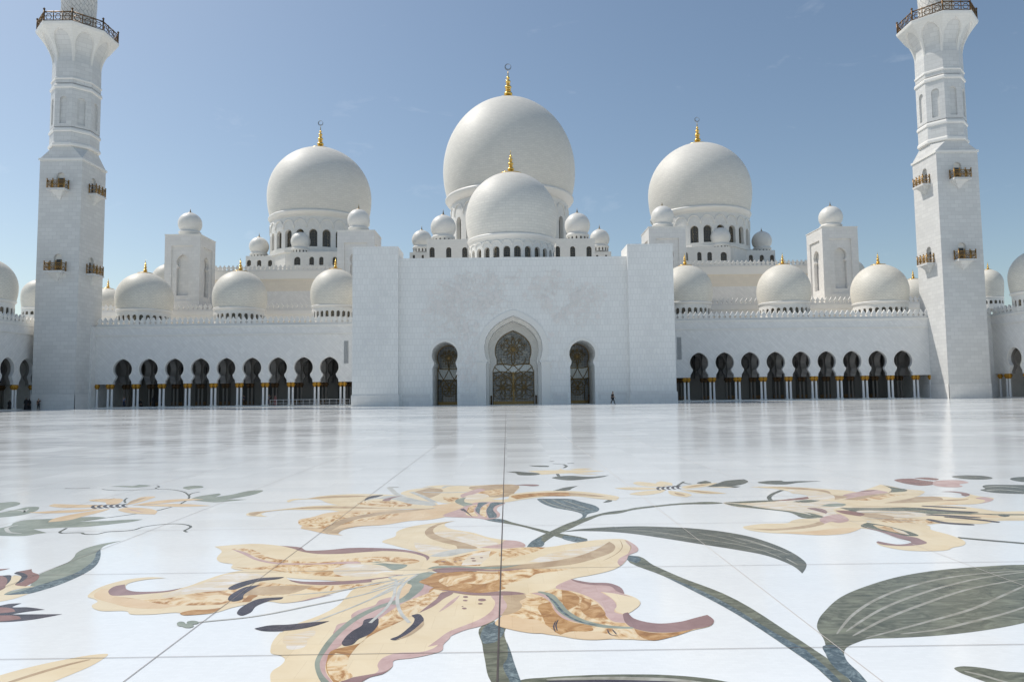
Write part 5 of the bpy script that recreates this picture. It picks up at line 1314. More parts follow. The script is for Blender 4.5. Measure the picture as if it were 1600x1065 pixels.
# lower left petal with the curled tip
p = lay(t, 'petal', 'i_cream', 10.5, 'A', (742, 547, 600, 540, 450, 555, 300, 588, 180, 630, 115, 670, 92, 705, 140, 720, 170, 748, 130, 770, 138, 798, 200, 820, 420, 825, 442, 846, 600, 851, 860, 838, 885, 857, 1000, 853, 1150, 836, 1300, 792, 1598, 742), 'B', (650, 756, 800, 740, 1000, 690, 1200, 640, 1400, 592, 1598, 552), 'D', (200, 500, 90, 500), 'B', (1400, 565, 1000, 606, 780, 592, 560, 482, 400, 478), 'A', (1350, 488, 1200, 520, 1050, 570, 880, 628, 750, 652, 600, 662, 480, 660, 420, 645, 403, 618, 440, 588, 560, 562))
sub(p, 'i_mauve', 12, 'A', (400, 600, 330, 612, 275, 640, 265, 672, 300, 694, 400, 692, 600, 678, 800, 655, 880, 628, 750, 652, 600, 661, 480, 659, 420, 644, 404, 618))
sub(p, 'i_peach', 11.5, 'A', (265, 672, 300, 640, 200, 640, 140, 690, 300, 760, 500, 800, 700, 800, 900, 770, 650, 755, 500, 722, 360, 705))
sub(p, 'i_marbled', 12, 'A', (360, 705, 550, 726, 700, 722, 900, 690, 1100, 660, 1270, 650, 1500, 600), 'B', (470, 580, 700, 600, 1000, 612, 1300, 606, 1500, 590, 1300, 628, 1000, 655, 700, 695, 400, 700), 'A', (1400, 745, 1250, 765, 1100, 772, 800, 772, 650, 756, 500, 722))
sub(p, 'i_pale', 12.3, 'A', (860, 645, 1050, 592, 1280, 512, 1500, 512, 1560, 540, 1450, 570, 1300, 600, 1250, 645, 1000, 668, 850, 692, 760, 708, 700, 700))
sub(p, 'i_tan', 13, 'B', (360, 640, 700, 610, 900, 616, 700, 680, 400, 690, 250, 700))
sub(p, 'i_rust', 13, 'A', (860, 840, 950, 815, 1080, 810, 1200, 795, 1130, 836, 1000, 853, 885, 856))
sub(p, 'i_rust', 13.4, 'B', (320, 748, 345, 712, 375, 690, 440, 692, 400, 720, 370, 745))
sub(p, 'i_marbled', 13.4, 'B', (985, 658, 1050, 625, 1280, 600, 1330, 605, 1200, 640))
sub(p, 'i_rose', 13, 'B', (640, 758, 820, 738, 950, 710, 1080, 682, 900, 712, 780, 742))
# bottom petal
p = lay(t, 'petal', 'i_cream', 9.6, 'B', (1598, 555, 1240, 640, 1180, 700, 1100, 782, 900, 880, 780, 922, 640, 1000), 'C', (205, 465, 145, 535, 122, 600, 132, 645, 200, 660, 240, 690, 215, 735, 135, 790, 122, 880, 140, 980, 250, 1060, 500, 1080, 760, 980, 870, 885, 960, 832, 1055, 812, 1138, 752, 1150, 702, 1300, 682, 1450, 652, 1545, 622, 1562, 570, 1600, 512), 'D', (640, 1022, 800, 975, 920, 945, 1000, 912, 1100, 832, 1140, 760, 1100, 680, 900, 690, 640, 660, 520, 640, 420, 590, 520, 500, 400, 495, 200, 500))
sub(p, 'i_pale', 11, 'C', (222, 530, 255, 492, 330, 480, 400, 462, 480, 450, 486, 490, 430, 528, 420, 575, 380, 600, 280, 610, 262, 605, 250, 570, 228, 555))
sub(p, 'i_rose', 11, 'C', (642, 480, 660, 440, 682, 402, 780, 372, 800, 315, 860, 280, 990, 240, 1030, 200, 1120, 175, 1230, 165, 1100, 260, 900, 330, 780, 410, 700, 485, 650, 505))
sub(p, 'i_sage', 14, 'D', (395, 512, 470, 498, 540, 505, 510, 550, 420, 570, 440, 602, 380, 682, 260, 752, 170, 775, 250, 715, 310, 668, 322, 620, 300, 592, 340, 550))
sub(p, 'i_peach', 15, 'C', (1290, 70, 1282, 110, 1230, 170, 1180, 200, 1170, 160, 1230, 90, 1265, 62))
sub(p, 'i_sage', 13, 'C', (1270, 150, 1200, 205, 1000, 282, 850, 362, 700, 482, 600, 602, 532, 720, 545, 800, 600, 870, 680, 940, 600, 950, 540, 880, 498, 790, 490, 720, 530, 630, 600, 530, 700, 430, 850, 320, 1000, 250, 1180, 190, 1250, 130))
sub(p, 'i_rose', 12, 'C', (1400, 65, 1475, 98, 1440, 160, 1200, 260, 1050, 340, 920, 440, 780, 530, 650, 622, 592, 700, 580, 790, 620, 860, 690, 930, 620, 930, 535, 800, 522, 720, 600, 595, 700, 480, 850, 360, 1000, 280, 1200, 205, 1340, 140))
sub(p, 'i_rust', 14, 'C', (1470, 98, 1600, 60, 1600, 110, 1500, 205, 1380, 280, 1150, 402, 1000, 470, 900, 532, 830, 600, 765, 700, 755, 780, 800, 842, 700, 875, 660, 900, 590, 800, 590, 700, 650, 612, 740, 590, 860, 560, 940, 480, 1010, 400, 1100, 305, 1250, 230, 1400, 190))
sub(p, 'i_marbled', 14.4, 'C', (660, 640, 750, 660, 755, 780, 800, 842, 700, 875, 640, 850, 595, 780, 600, 700))
sub(p, 'i_marbled', 14.8, 'D', (520, 640, 660, 668, 560, 740, 480, 775, 400, 832, 250, 902, 60, 965, 60, 900, 150, 830, 300, 740, 430, 690, 500, 660))
sub(p, 'i_mauve', 15.2, 'D', (672, 665, 600, 722, 500, 792, 400, 837, 450, 795, 540, 725, 620, 662))
sub(p, 'i_rose', 12, 'D', (1015, 685, 1032, 750, 1000, 822, 900, 892, 750, 952, 650, 992, 550, 1062, 470, 1120, 560, 1100, 650, 1037, 800, 975, 920, 945, 1000, 910, 1100, 840, 1137, 770, 1110, 680))
sub(p, 'i_rose', 12, 'C', (1620, 470, 1560, 500, 1480, 600, 1400, 627, 1150, 645, 1060, 680, 1012, 740, 1018, 790, 990, 812, 1100, 785, 1137, 752, 1152, 702, 1300, 682, 1450, 652, 1545, 622, 1562, 570, 1620, 505))
sub(p, 'i_mauve', 13, 'C', (690, 890, 800, 845, 900, 826, 995, 810, 1080, 790, 1137, 752, 1055, 815, 950, 842, 870, 888, 760, 940))
sub(p, 'i_rose', 12, 'D', (740, 688, 660, 740, 560, 832, 620, 800, 700, 740))
mb = MB()
for a, b, c, d in ((785, 705, 22, 8), (782, 735, 20, 6), (922, 730, 34, 11), (908, 762, 20, 6), (775, 801, 20, 7), (760, 785, 8, 3), (845, 384, 18, 4), (855, 404, 20, 5), (918, 378, 14, 4), (740, 402, 14, 3), (600, 410, 20, 4), (700, 412, 16, 3)):
    P = pts('D', [q for k in range(12) for q in (a + c * math.cos(k * PI / 6), b + d * math.sin(k * PI / 6))]); mb.sheet([(q.x, q.y) for q in P], lambda u, v, w: (u, v, .001 + ZL * 19.5))
mb.build('spots', 'i_mauve', t)
# brown cup in the middle
p = lay(t, 'petal', 'i_rust', 14.6, 'D', (400, 580, 470, 545, 540, 505, 640, 492, 800, 492, 1000, 500, 1160, 500, 1240, 530, 1100, 585, 1150, 597, 1090, 610, 1120, 632, 1060, 655, 1060, 680, 850, 692, 700, 672, 560, 642, 480, 610))
sub(p, 'i_marbled', 15.4, 'D', (560, 570, 700, 520, 860, 510, 1060, 520, 1060, 560, 900, 600, 760, 590, 640, 620))
sub(p, 'i_mauve', 16, 'D', (560, 645, 700, 672, 880, 692, 1100, 692, 1290, 682, 1260, 672, 1100, 657, 900, 672, 700, 655))
sub(p, 'i_mauve', 16, 'D', (500, 477, 700, 457, 900, 470, 1080, 475, 1300, 470, 1080, 492, 800, 490, 560, 502))
sub(p, 'i_sage', 16.4, 'D', (465, 472, 520, 452, 650, 447, 900, 455, 1080, 450, 1250, 435, 1080, 468, 900, 469, 700, 459))
# right petals
p = lay(t, 'petal', 'i_cream', 14, 'E', (-60, 300, 0, 230, 60, 190, 110, 165, 250, 150, 400, 150, 560, 127, 780, 98, 920, 95, 990, 125, 1018, 180, 965, 202, 950, 232, 905, 277, 860, 300, 700, 340, 600, 358, 500, 412, 400, 447, 270, 467, 110, 450, 0, 440, -60, 400))
sub(p, 'i_marbled', 15, 'E', (110, 168, 250, 151, 400, 151, 330, 180, 200, 217, 110, 242))
sub(p, 'i_tan', 16, 'E', (-60, 290, 0, 278, 200, 268, 400, 250, 600, 215, 750, 160, 830, 112, 862, 132, 850, 182, 750, 222, 600, 262, 400, 287, 200, 296, 0, 302))
sub(p, 'i_pale', 15, 'E', (280, 250, 380, 210, 450, 188, 600, 163, 750, 138, 800, 130, 750, 165, 600, 215, 400, 250))
sub(p, 'i_rose', 16, 'E', (935, 100, 990, 125, 1018, 180, 965, 202, 950, 232, 905, 277, 888, 260, 895, 230, 960, 190, 972, 150, 945, 118))
sub(p, 'i_marbled', 15, 'E', (110, 300, 250, 292, 500, 295, 600, 288, 480, 312, 340, 330, 280, 362, 200, 382, 110, 398))
lines(p, 'petal_line', 'i_tan', 17, .012, ('E', (902, 102, 918, 150, 870, 200, 790, 240)), ('E', (935, 102, 975, 140, 960, 190)))
p = lay(t, 'petal', 'i_peach', 13, 'E', (60, 672, 100, 620, 140, 550, 130, 470, 110, 440, 270, 450, 400, 440, 480, 425, 570, 365, 700, 390, 830, 394, 900, 418, 930, 465, 1000, 490, 1037, 515, 1000, 572, 958, 595, 1000, 632, 1150, 665, 1300, 655, 1420, 625, 1490, 607, 1535, 640, 1520, 677, 1390, 712, 1250, 757, 1100, 778, 900, 768, 700, 776, 600, 768, 500, 750, 400, 737, 300, 715, 150, 702))
sub(p, 'i_cream', 14.2, 'E', (760, 440, 850, 450, 1000, 488, 1037, 515, 1000, 572, 945, 605, 880, 585, 880, 530, 830, 480))
sub(p, 'i_rose', 14.6, 'E', (470, 428, 570, 367, 700, 395, 830, 400, 925, 465, 990, 490, 860, 462, 770, 452, 850, 500, 880, 545, 870, 590, 945, 612, 962, 662, 870, 655, 815, 620, 790, 560, 700, 490, 600, 452))
sub(p, 'i_mauve', 15.2, 'E', (568, 364, 700, 388, 830, 393, 900, 417, 932, 466, 890, 452, 830, 412, 700, 404, 592, 380))
sub(p, 'i_marbled', 14, 'E', (270, 468, 400, 448, 480, 430, 600, 455, 700, 500, 790, 572, 820, 632, 862, 662, 950, 664, 1000, 700, 1040, 765, 850, 768, 700, 720, 560, 740, 460, 725, 380, 672, 350, 642, 230, 632, 150, 610, 225, 562, 245, 530, 270, 492))
sub(p, 'i_tan', 14.6, 'E', (135, 468, 250, 468, 270, 488, 225, 515, 242, 545, 160, 602, 98, 612, 140, 552))
sub(p, 'i_rust', 15, 'E', (380, 530, 430, 520, 480, 602, 560, 652, 700, 682, 722, 712, 560, 722, 500, 742, 430, 702, 380, 622))
sub(p, 'i_rust', 15, 'E', (508, 438, 550, 445, 552, 572, 518, 580))
sub(p, 'i_rust', 15, 'E', (652, 488, 690, 500, 690, 572, 780, 565, 802, 610, 720, 632, 660, 602))
sub(p, 'i_rose', 15.6, 'E', (300, 462, 360, 455, 440, 505, 525, 602, 640, 665, 540, 640, 470, 590, 430, 520, 360, 477))
lines(p, 'petal_line', 'i_sage', 16.6, .085, ('E', (350, 450, 410, 465, 470, 520, 530, 590, 650, 652, 800, 685, 995, 695)))
lines(p, 'petal_line', 'i_teal', 17.2, .025, ('E', (400, 470, 460, 520, 520, 590, 640, 655, 750, 678)))
sub(p, 'i_mauve', 16, 'E', (925, 622, 930, 597, 957, 590, 1000, 633, 1150, 665, 1300, 655, 1420, 625, 1492, 607, 1535, 640, 1518, 677, 1390, 706, 1250, 726, 1100, 722, 1000, 700))
sub(p, 'i_rust', 15.4, 'E', (1000, 702, 1100, 726, 1250, 728, 1400, 704, 1250, 757, 1100, 778, 1060, 765))
sub(p, 'i_peach', 16, 'E', (60, 672, 110, 613, 250, 632, 350, 652, 440, 702, 460, 722, 380, 732, 150, 702))
sub(p, 'i_peach', 16, 'E', (500, 742, 600, 725, 750, 722, 870, 752, 800, 772, 620, 765))
lines(p, 'petal_line', 'i_dark', 17, .012, ('E', (468, 650, 455, 690, 465, 720)), ('E', (485, 640, 470, 680, 480, 715)), ('E', (850, 705, 880, 740)), ('E', (820, 705, 850, 745, 890, 750)))
# stamens
lines(t, 'filament', 'i_silver', 17.5, .026, ('B', (-60, 916, 0, 910, 400, 868, 900, 772, 1400, 662, 1598, 575), 'D', (150, 545, 400, 512)), taper=False)
lines(t, 'filament', 'i_silver', 17.5, .024, ('B', (760, 940, 850, 925, 1100, 840, 1350, 738, 1598, 610), 'D', (200, 560)), taper=False)
lines(t, 'filament', 'i_silver', 17.6, .03, ('B', (700, 690, 1100, 655, 1400, 600, 1598, 560)), ('D', (0, 650, 200, 580, 300, 540)), ('D', (0, 720, 150, 640, 280, 560)))
lines(t, 'filament', 'i_silver', 18.4, .028, ('C', (1240, 50, 1190, 70, 1150, 160, 1080, 272, 1000, 345, 950, 390)), taper=False)
lines(t, 'filament', 'i_silver', 18.8, .032, ('C', (1340, -10, 1240, 55, 1185, 150, 1182, 240, 1220, 325, 1278, 388)), taper=False)
for seg in (('B', (200, 642, 230, 610, 330, 575, 450, 550, 662, 539, 640, 550, 450, 577, 340, 612, 225, 646)), ('B', (212, 740, 203, 700, 260, 660, 350, 620, 462, 605, 400, 637, 330, 682, 282, 737, 240, 744)),
            ('B', (275, 850, 280, 815, 340, 770, 450, 722, 655, 707, 640, 722, 540, 737, 440, 772, 350, 847, 310, 859)), ('B', (412, 968, 520, 945, 700, 935, 850, 920, 1038, 906, 950, 937, 800, 972, 600, 990, 470, 985)),
            ('C', (715, 565, 730, 530, 800, 460, 880, 412, 920, 357, 1000, 345, 1022, 382, 1000, 432, 930, 492, 860, 522, 780, 577, 740, 582)), ('C', (1120, 528, 1180, 500, 1260, 440, 1310, 390, 1320, 352, 1300, 325, 1350, 315, 1390, 342, 1397, 372, 1340, 430, 1250, 500, 1150, 535))):
    lay(t, 'anther', 'i_dark', 18, *seg)
lay(t, 'anther_rim', 'i_tan', 17.8, 'C', (1397, 372, 1400, 400, 1350, 450, 1250, 508, 1160, 535, 1250, 490, 1340, 425))
for a, b, c, d in ((868, 930, 36, 20), (965, 918, 50, 15), (925, 945, 48, 18)):
    lay(t, 'stigma', 'i_sage', 18 + a * .0005, 'A', [q for k in range(10) for q in (a + c * math.cos(k * PI / 5), b + d * math.sin(k * PI / 5))])

# ---- upper lily
t = flower('lily_inlay', 'cream and tan stone lily behind the very large one, long thin petals curling left', 'floor inlay', 720, 785, GI)
p = lay(t, 'petal', 'i_cream', 3, 'F', (1310, 162, 1400, 130, 1600, 108), 'G', (0, 253, 100, 240, 250, 238, 400, 240, 600, 231, 692, 231, 727, 290, 700, 310, 560, 345, 330, 380, 200, 380, 60, 340), 'F', (1560, 250, 1450, 200))
sub(p, 'i_tan', 4, 'G', (380, 250, 500, 238, 600, 232, 692, 232, 724, 288, 640, 330, 540, 332, 440, 292))
sub(p, 'i_tan', 4, 'F', (1420, 158, 1500, 130, 1600, 110), 'G', (0, 262, 92, 262, 80, 330, 40, 342, 0, 310), 'F', (1520, 180))
sub(p, 'i_marbled', 5, 'G', (160, 330, 270, 335, 280, 355, 230, 375, 170, 350))
sub(p, 'i_rose', 5, 'G', (300, 330, 400, 275, 440, 262, 480, 268, 400, 310, 340, 345))
sub(p, 'i_marbled', 5, 'G', (450, 290, 540, 275, 620, 265, 560, 320, 480, 318))
sub(p, 'i_pale', 5, 'G', (345, 355, 400, 310, 470, 305, 520, 330, 400, 365))
lines(p, 'petal_line', 'i_silver', 6, .10, ('G', (160, 262, 200, 245, 290, 240, 380, 246)), ('G', (0, 292, 200, 296, 350, 292)))
p = lay(t, 'petal', 'i_cream', 5, 'F', (363, 225, 420, 208, 530, 205, 640, 185, 900, 168, 1200, 172, 1320, 180, 1500, 212, 1620, 250, 1600, 282, 1200, 285, 900, 275, 700, 240, 600, 210, 450, 215, 380, 237))
sub(p, 'i_marbled', 6, 'F', (950, 245, 1100, 225, 1300, 235, 1450, 262, 1300, 275, 1050, 265)); sub(p, 'i_silver', 6, 'F', (1010, 226, 1100, 195, 1250, 180, 1450, 215, 1600, 245, 1600, 268, 1400, 250, 1250, 215, 1100, 208)); sub(p, 'i_tan', 6, 'F', (530, 205, 700, 186, 1000, 182, 1060, 188, 800, 198, 640, 205))
p = lay(t, 'petal', 'i_cream', 5, 'F', (25, 335, 60, 320, 200, 307, 400, 284, 560, 268, 750, 260, 1000, 270, 1300, 280, 1600, 280, 1200, 300, 880, 322, 700, 300, 560, 300, 350, 300, 200, 315, 150, 335, 205, 356, 100, 353, 50, 350))
sub(p, 'i_tan', 6, 'F', (60, 322, 250, 305, 560, 275, 800, 270, 1100, 280, 1300, 285, 1000, 290, 700, 288, 350, 298, 160, 322, 100, 350, 60, 345))
p = lay(t, 'petal', 'i_peach', 6, 'F', (458, 402, 480, 377, 560, 363, 700, 325, 880, 308, 1200, 300, 1600, 285), 'G', (80, 400, 290, 375, 330, 400, 250, 440, 180, 485, 0, 512), 'F', (1450, 387, 1150, 427, 950, 437, 830, 465, 780, 492, 830, 512, 700, 500, 560, 470, 480, 452, 492, 432))
sub(p, 'i_marbled', 7, 'F', (470, 395, 560, 370, 700, 360, 820, 330, 1000, 320, 1300, 330, 1200, 370, 900, 410, 800, 430, 700, 460, 500, 435)); sub(p, 'i_tan', 8, 'F', (720, 430, 850, 370, 1000, 340, 1250, 305, 1600, 285, 1300, 325, 1000, 365, 850, 410, 700, 500, 660, 470)); sub(p, 'i_tan', 7, 'F', (700, 492, 840, 450, 1000, 430, 1150, 428, 950, 440, 830, 468, 790, 500))
p = lay(t, 'petal', 'i_cream', 6, 'G', (640, 350, 700, 308, 850, 290, 1000, 282, 1200, 285, 1400, 305, 1535, 330, 1510, 357, 1400, 347, 1200, 325, 1000, 325, 800, 347, 640, 372, 420, 375, 330, 392, 330, 375, 480, 350))
sub(p, 'i_rust', 7, 'G', (690, 325, 850, 302, 1150, 297, 1150, 322, 900, 325, 740, 347)); sub(p, 'i_tan', 7, 'G', (1150, 297, 1300, 308, 1450, 330, 1300, 325, 1150, 315)); sub(p, 'i_slate', 8, 'G', (1410, 374, 1450, 352, 1478, 356, 1440, 372))
p = lay(t, 'petal', 'i_rose', 6, 'G', (180, 485, 300, 420, 340, 400, 440, 370, 640, 373, 590, 410, 580, 430, 606, 462, 570, 497, 500, 506, 440, 497, 300, 490))
for seg, mt in ((('G', (415, 440, 430, 400, 460, 372, 520, 372, 470, 400, 450, 430, 462, 476)), 'i_teal'), (('G', (500, 440, 520, 400, 560, 372, 637, 374, 572, 400, 552, 430, 580, 472, 568, 492, 520, 497, 508, 470)), 'i_teal'), (('G', (350, 430, 400, 395, 430, 390, 400, 430, 440, 480, 400, 480)), 'i_marbled'), (('G', (455, 430, 490, 395, 525, 385, 498, 430, 505, 492, 470, 480)), 'i_marbled'), (('G', (302, 424, 325, 420, 398, 492, 335, 447)), 'i_dark')):
    sub(p, mt, 7.5, *seg)
lay(t, 'flower_heart', 'i_sage', 9, 'G', (265, 378, 300, 340, 345, 333, 332, 370, 395, 388, 320, 402, 285, 387))
lines(t, 'filament', 'i_silver', 10, .10, ('F', (1215, 112, 1240, 135, 1300, 180, 1450, 222, 1598, 262)), ('F', (1210, 110, 1295, 110)), ('F', (1400, 150, 1500, 190, 1598, 240)), taper=False)
lay(t, 'anther', 'i_dark', 10, 'F', (1008, 226, 1040, 195, 1090, 180, 1172, 174, 1110, 195, 1060, 205)); lay(t, 'anther', 'i_mauve', 10, 'F', (1180, 225, 1230, 195, 1330, 180, 1240, 205, 1200, 225))
lay(t, 'petal', 'i_mauve', 5, 'G', (700, 241, 780, 232, 900, 234, 908, 243, 870, 246, 780, 240))

# ---- right hand lily
t = flower('lily_inlay', 'wide cream and tan stone lily at the right with dark stamens and curling petals', 'floor inlay', 1390, 795, GI)
p = lay(t, 'petal', 'i_cream', 4, 'I', (240, 180, 400, 175, 700, 182, 950, 200, 1150, 213, 1280, 240, 1250, 280, 1100, 320, 950, 310, 820, 290, 760, 250, 640, 238, 620, 225, 500, 200))
sub(p, 'i_pale', 5, 'I', (600, 205, 800, 215, 980, 245, 1020, 290, 900, 300, 780, 285, 770, 255, 640, 235)); sub(p, 'i_tan', 6, 'I', (400, 181, 700, 186, 950, 212, 1060, 260, 1140, 266, 1030, 300, 1010, 252, 850, 214, 600, 196))
p = lay(t, 'petal', 'i_pale', 5, 'I', (0, 325, 200, 312, 500, 300, 780, 270, 900, 305, 1100, 330, 1130, 400, 950, 470, 850, 470, 650, 412, 400, 382, 200, 372, 60, 350))
sub(p, 'i_green', 6, 'I', (0, 327, 150, 340, 400, 378, 650, 408, 870, 466, 780, 470, 600, 412, 300, 378, 100, 356)); sub(p, 'i_green', 6, 'I', (0, 325, 200, 312, 500, 301, 640, 300, 400, 318, 150, 330)); sub(p, 'i_brick', 7, 'I', (450, 312, 620, 290, 780, 270, 792, 288, 600, 306)); sub(p, 'i_mauve', 7, 'I', (780, 375, 860, 375, 965, 408, 952, 427, 850, 398))
sub(p, 'i_green', 7, 'I', (640, 318, 780, 300, 900, 305, 760, 325)); sub(p, 'i_green', 7, 'I', (740, 410, 850, 430, 920, 465, 880, 465, 800, 430))
p = lay(t, 'petal', 'i_cream', 6, 'I', (185, 548, 250, 535, 350, 522, 600, 512, 640, 490, 720, 475, 900, 470, 1000, 440, 1200, 450, 1340, 512, 1280, 560, 1215, 580, 1180, 602, 900, 627, 650, 614, 400, 602, 250, 582))
sub(p, 'i_tan', 7, 'I', (220, 563, 400, 568, 700, 546, 900, 498, 938, 512, 850, 546, 600, 578, 400, 582)); sub(p, 'i_rose', 7, 'I', (900, 500, 1000, 440, 1080, 430, 1150, 500, 1060, 512, 1000, 500, 940, 520)); sub(p, 'i_peach', 6.8, 'I', (500, 600, 800, 590, 1100, 560, 1280, 560, 1180, 600, 900, 625, 650, 613))
p = lay(t, 'petal', 'i_cream', 4, 'J', (-100, 330, -80, 235, 60, 225, 150, 200, 240, 168, 270, 157, 400, 180, 500, 200, 645, 212, 650, 250, 560, 282, 200, 332, 0, 350))
sub(p, 'i_green', 5, 'J', (290, 162, 400, 185, 500, 200, 508, 220, 420, 228, 350, 230, 372, 200)); sub(p, 'i_rose', 5, 'J', (-80, 265, 70, 225, 240, 207, 340, 228, 200, 250, -40, 290)); sub(p, 'i_mauve', 6, 'J', (70, 225, 140, 210, 245, 206, 160, 222)); sub(p, 'i_tan', 6, 'J', (-90, 300, 200, 250, 340, 235, 372, 205, 350, 240, 200, 268, 0, 300)); sub(p, 'i_marbled', 5, 'J', (0, 300, 200, 270, 400, 245, 520, 250, 400, 265, 150, 305))
p = lay(t, 'petal', 'i_cream', 5, 'J', (-100, 350, 100, 335, 300, 320, 550, 282, 650, 268, 840, 270, 1000, 280, 1080, 268, 1100, 245, 1200, 268, 1300, 278, 1312, 300, 1240, 325, 1150, 338, 850, 347, 500, 362, 0, 375))
sub(p, 'i_tan', 6, 'J', (300, 330, 550, 285, 650, 268, 800, 272, 850, 295, 700, 318, 500, 328)); sub(p, 'i_tan', 6, 'J', (640, 318, 850, 300, 1090, 288, 1070, 300, 850, 312)); sub(p, 'i_peach', 6, 'J', (780, 340, 900, 320, 1000, 340, 900, 346)); sub(p, 'i_rose', 6, 'J', (1150, 285, 1240, 272, 1310, 290, 1290, 312, 1170, 335, 1230, 300)); sub(p, 'i_mauve', 6, 'J', (830, 225, 950, 220, 1050, 232, 1100, 250, 1060, 267, 1025, 258, 1010, 240, 930, 228))
p = lay(t, 'petal', 'i_cream', 5.4, 'J', (-120, 370, 100, 358, 600, 352, 1000, 358, 1150, 375, 1350, 405, 1600, 405, 1850, 420, 1850, 480, 1600, 490, 1380, 492, 1200, 522, 900, 512, 760, 522, 500, 545, 400, 530, 0, 470))
sub(p, 'i_green', 6.4, 'J', (-110, 372, 200, 375, 600, 372, 900, 395, 1200, 425, 1600, 432, 1900, 436, 1600, 442, 1200, 438, 850, 430, 500, 445, 300, 470, 100, 430)); sub(p, 'i_pale', 7, 'J', (60, 400, 300, 398, 600, 415, 800, 440, 550, 462, 250, 470)); sub(p, 'i_tan', 7, 'J', (-80, 395, 60, 415, 250, 430, 400, 460, 300, 490, 0, 425)); sub(p, 'i_peach', 7, 'J', (1100, 435, 1300, 440, 1400, 455, 1300, 465, 1130, 455)); sub(p, 'i_marbled', 7, 'J', (260, 490, 450, 470, 700, 490, 830, 518, 600, 515, 400, 520))
lines(p, 'streak', 'i_tan', 8, .05, ('J', (0, 365, 300, 362, 600, 372)), ('J', (50, 430, 300, 425, 600, 440)), ('J', (100, 450, 400, 460, 700, 480)), ('J', (120, 480, 400, 490, 600, 520)), ('J', (200, 400, 450, 405, 700, 400)))
lines(p, 'streak', 'i_vein', 8.5, .04, ('J', (60, 418, 300, 415, 560, 425)), ('J', (90, 465, 300, 472, 600, 500)), ('J', (-80, 382, 200, 388, 500, 392)))
p = lay(t, 'petal', 'i_cream', 7, 'J', (95, 540, 155, 505, 400, 512, 590, 512, 720, 540, 740, 575, 900, 620, 1000, 655, 1057, 690, 1040, 720, 930, 745, 900, 762, 720, 774, 500, 766, 240, 706, 240, 690, 400, 712, 560, 692, 440, 652, 300, 602, 180, 572, 95, 560))
sub(p, 'i_mauve', 9, 'J', (95, 552, 200, 568, 350, 598, 500, 632, 600, 648, 650, 668, 702, 698, 600, 720, 450, 727, 280, 712, 233, 690, 250, 682, 420, 712, 558, 690, 430, 652, 280, 597)); sub(p, 'i_green', 8, 'J', (150, 510, 300, 535, 450, 570, 560, 600, 615, 635, 500, 632, 350, 598, 200, 568, 100, 550)); sub(p, 'i_marbled', 8.6, 'J', (200, 530, 330, 545, 420, 590, 520, 625, 400, 600, 260, 565)); sub(p, 'i_pale', 8.8, 'J', (380, 560, 470, 585, 540, 625, 450, 605))
lines(t, 'anther', 'i_dark', 14, .13, ('J', (650, 356, 850, 366, 1068, 376)), ('J', (608, 379, 850, 400, 1178, 415)), ('J', (858, 457, 1100, 475, 1375, 508)), ('J', (710, 477, 850, 510, 1142, 530)), ('J', (690, 437, 900, 446, 1205, 466)))
lay(t, 'flower_heart', 'i_sage', 10, 'I', (900, 356, 1060, 332, 1115, 335, 1100, 358, 1000, 362)); lay(t, 'petal_patch', 'i_brick', 10, 'I', (1035, 397, 1150, 400, 1310, 432, 1270, 452, 1100, 424))
lay(t, 'flower_heart', 'i_slate', 10, 'J', (1370, 435, 1440, 438, 1470, 446, 1420, 458, 1380, 450))
lines(t, 'filament', 'i_slate', 10, .07, ('I', (545, 210, 450, 250, 425, 285, 450, 310)), taper=False)
lines(t, 'filament', 'i_slate', 5, .09, ('J', (985, 648, 1200, 668, 1600, 702, 1900, 730)), taper=False)

# ---- rose flower
t = flower('rose_flower_inlay', 'flat rose brown stone flower far off at the right', 'floor inlay', 1455, 752, GI)
lay(t, 'petal', 'i_brick', 2, 'J', (400, 115, 480, 103, 560, 102, 660, 118, 762, 130, 740, 162, 640, 168, 540, 155, 455, 138)); lay(t, 'petal', 'i_brick', 3, 'J', (580, 98, 700, 92, 805, 104, 760, 117, 700, 112)); lay(t, 'petal', 'i_rose', 2, 'J', (755, 150, 830, 118, 1000, 118, 1088, 138, 1000, 158, 1032, 174, 980, 183, 830, 178, 770, 165))
# ---- small far flower right of middle
def small_flower(label, px, py, petals, mat, leaves=(), swirl=None, lmat='i_slate', darks=(), curves=(), cw=.06):
    t = flower('flower_inlay', label, 'floor inlay', px, py, GI)
    for k, s in enumerate(petals): lay(t, 'petal', mat, 3 + .3 * k, *s)
    for k, s in enumerate(leaves): lay(t, 'leaf', lmat, 1 + .3 * k, *s)
    for s, m in darks: lay(t, 'petal_patch', m, 7, *s)
    if curves: lines(t, 'tendril', 'i_slate', 2.5, cw, *curves, taper=False)
    if swirl:
        sh, cx_, cy_, w_, h_, n = swirl
        lines(t, 'stamen', 'i_dark', 8, .05, *[(sh, [q for a in range(9) for q in (cx_ + (k - n / 2) * w_ / n * 1.6 + w_ / n * math.cos(R(80 + a * 25)), cy_ - (k - n / 2) * h_ / n * .5 + h_ / 2 * math.sin(R(80 + a * 25)))]) for k in range(n)], taper=False)
    return t
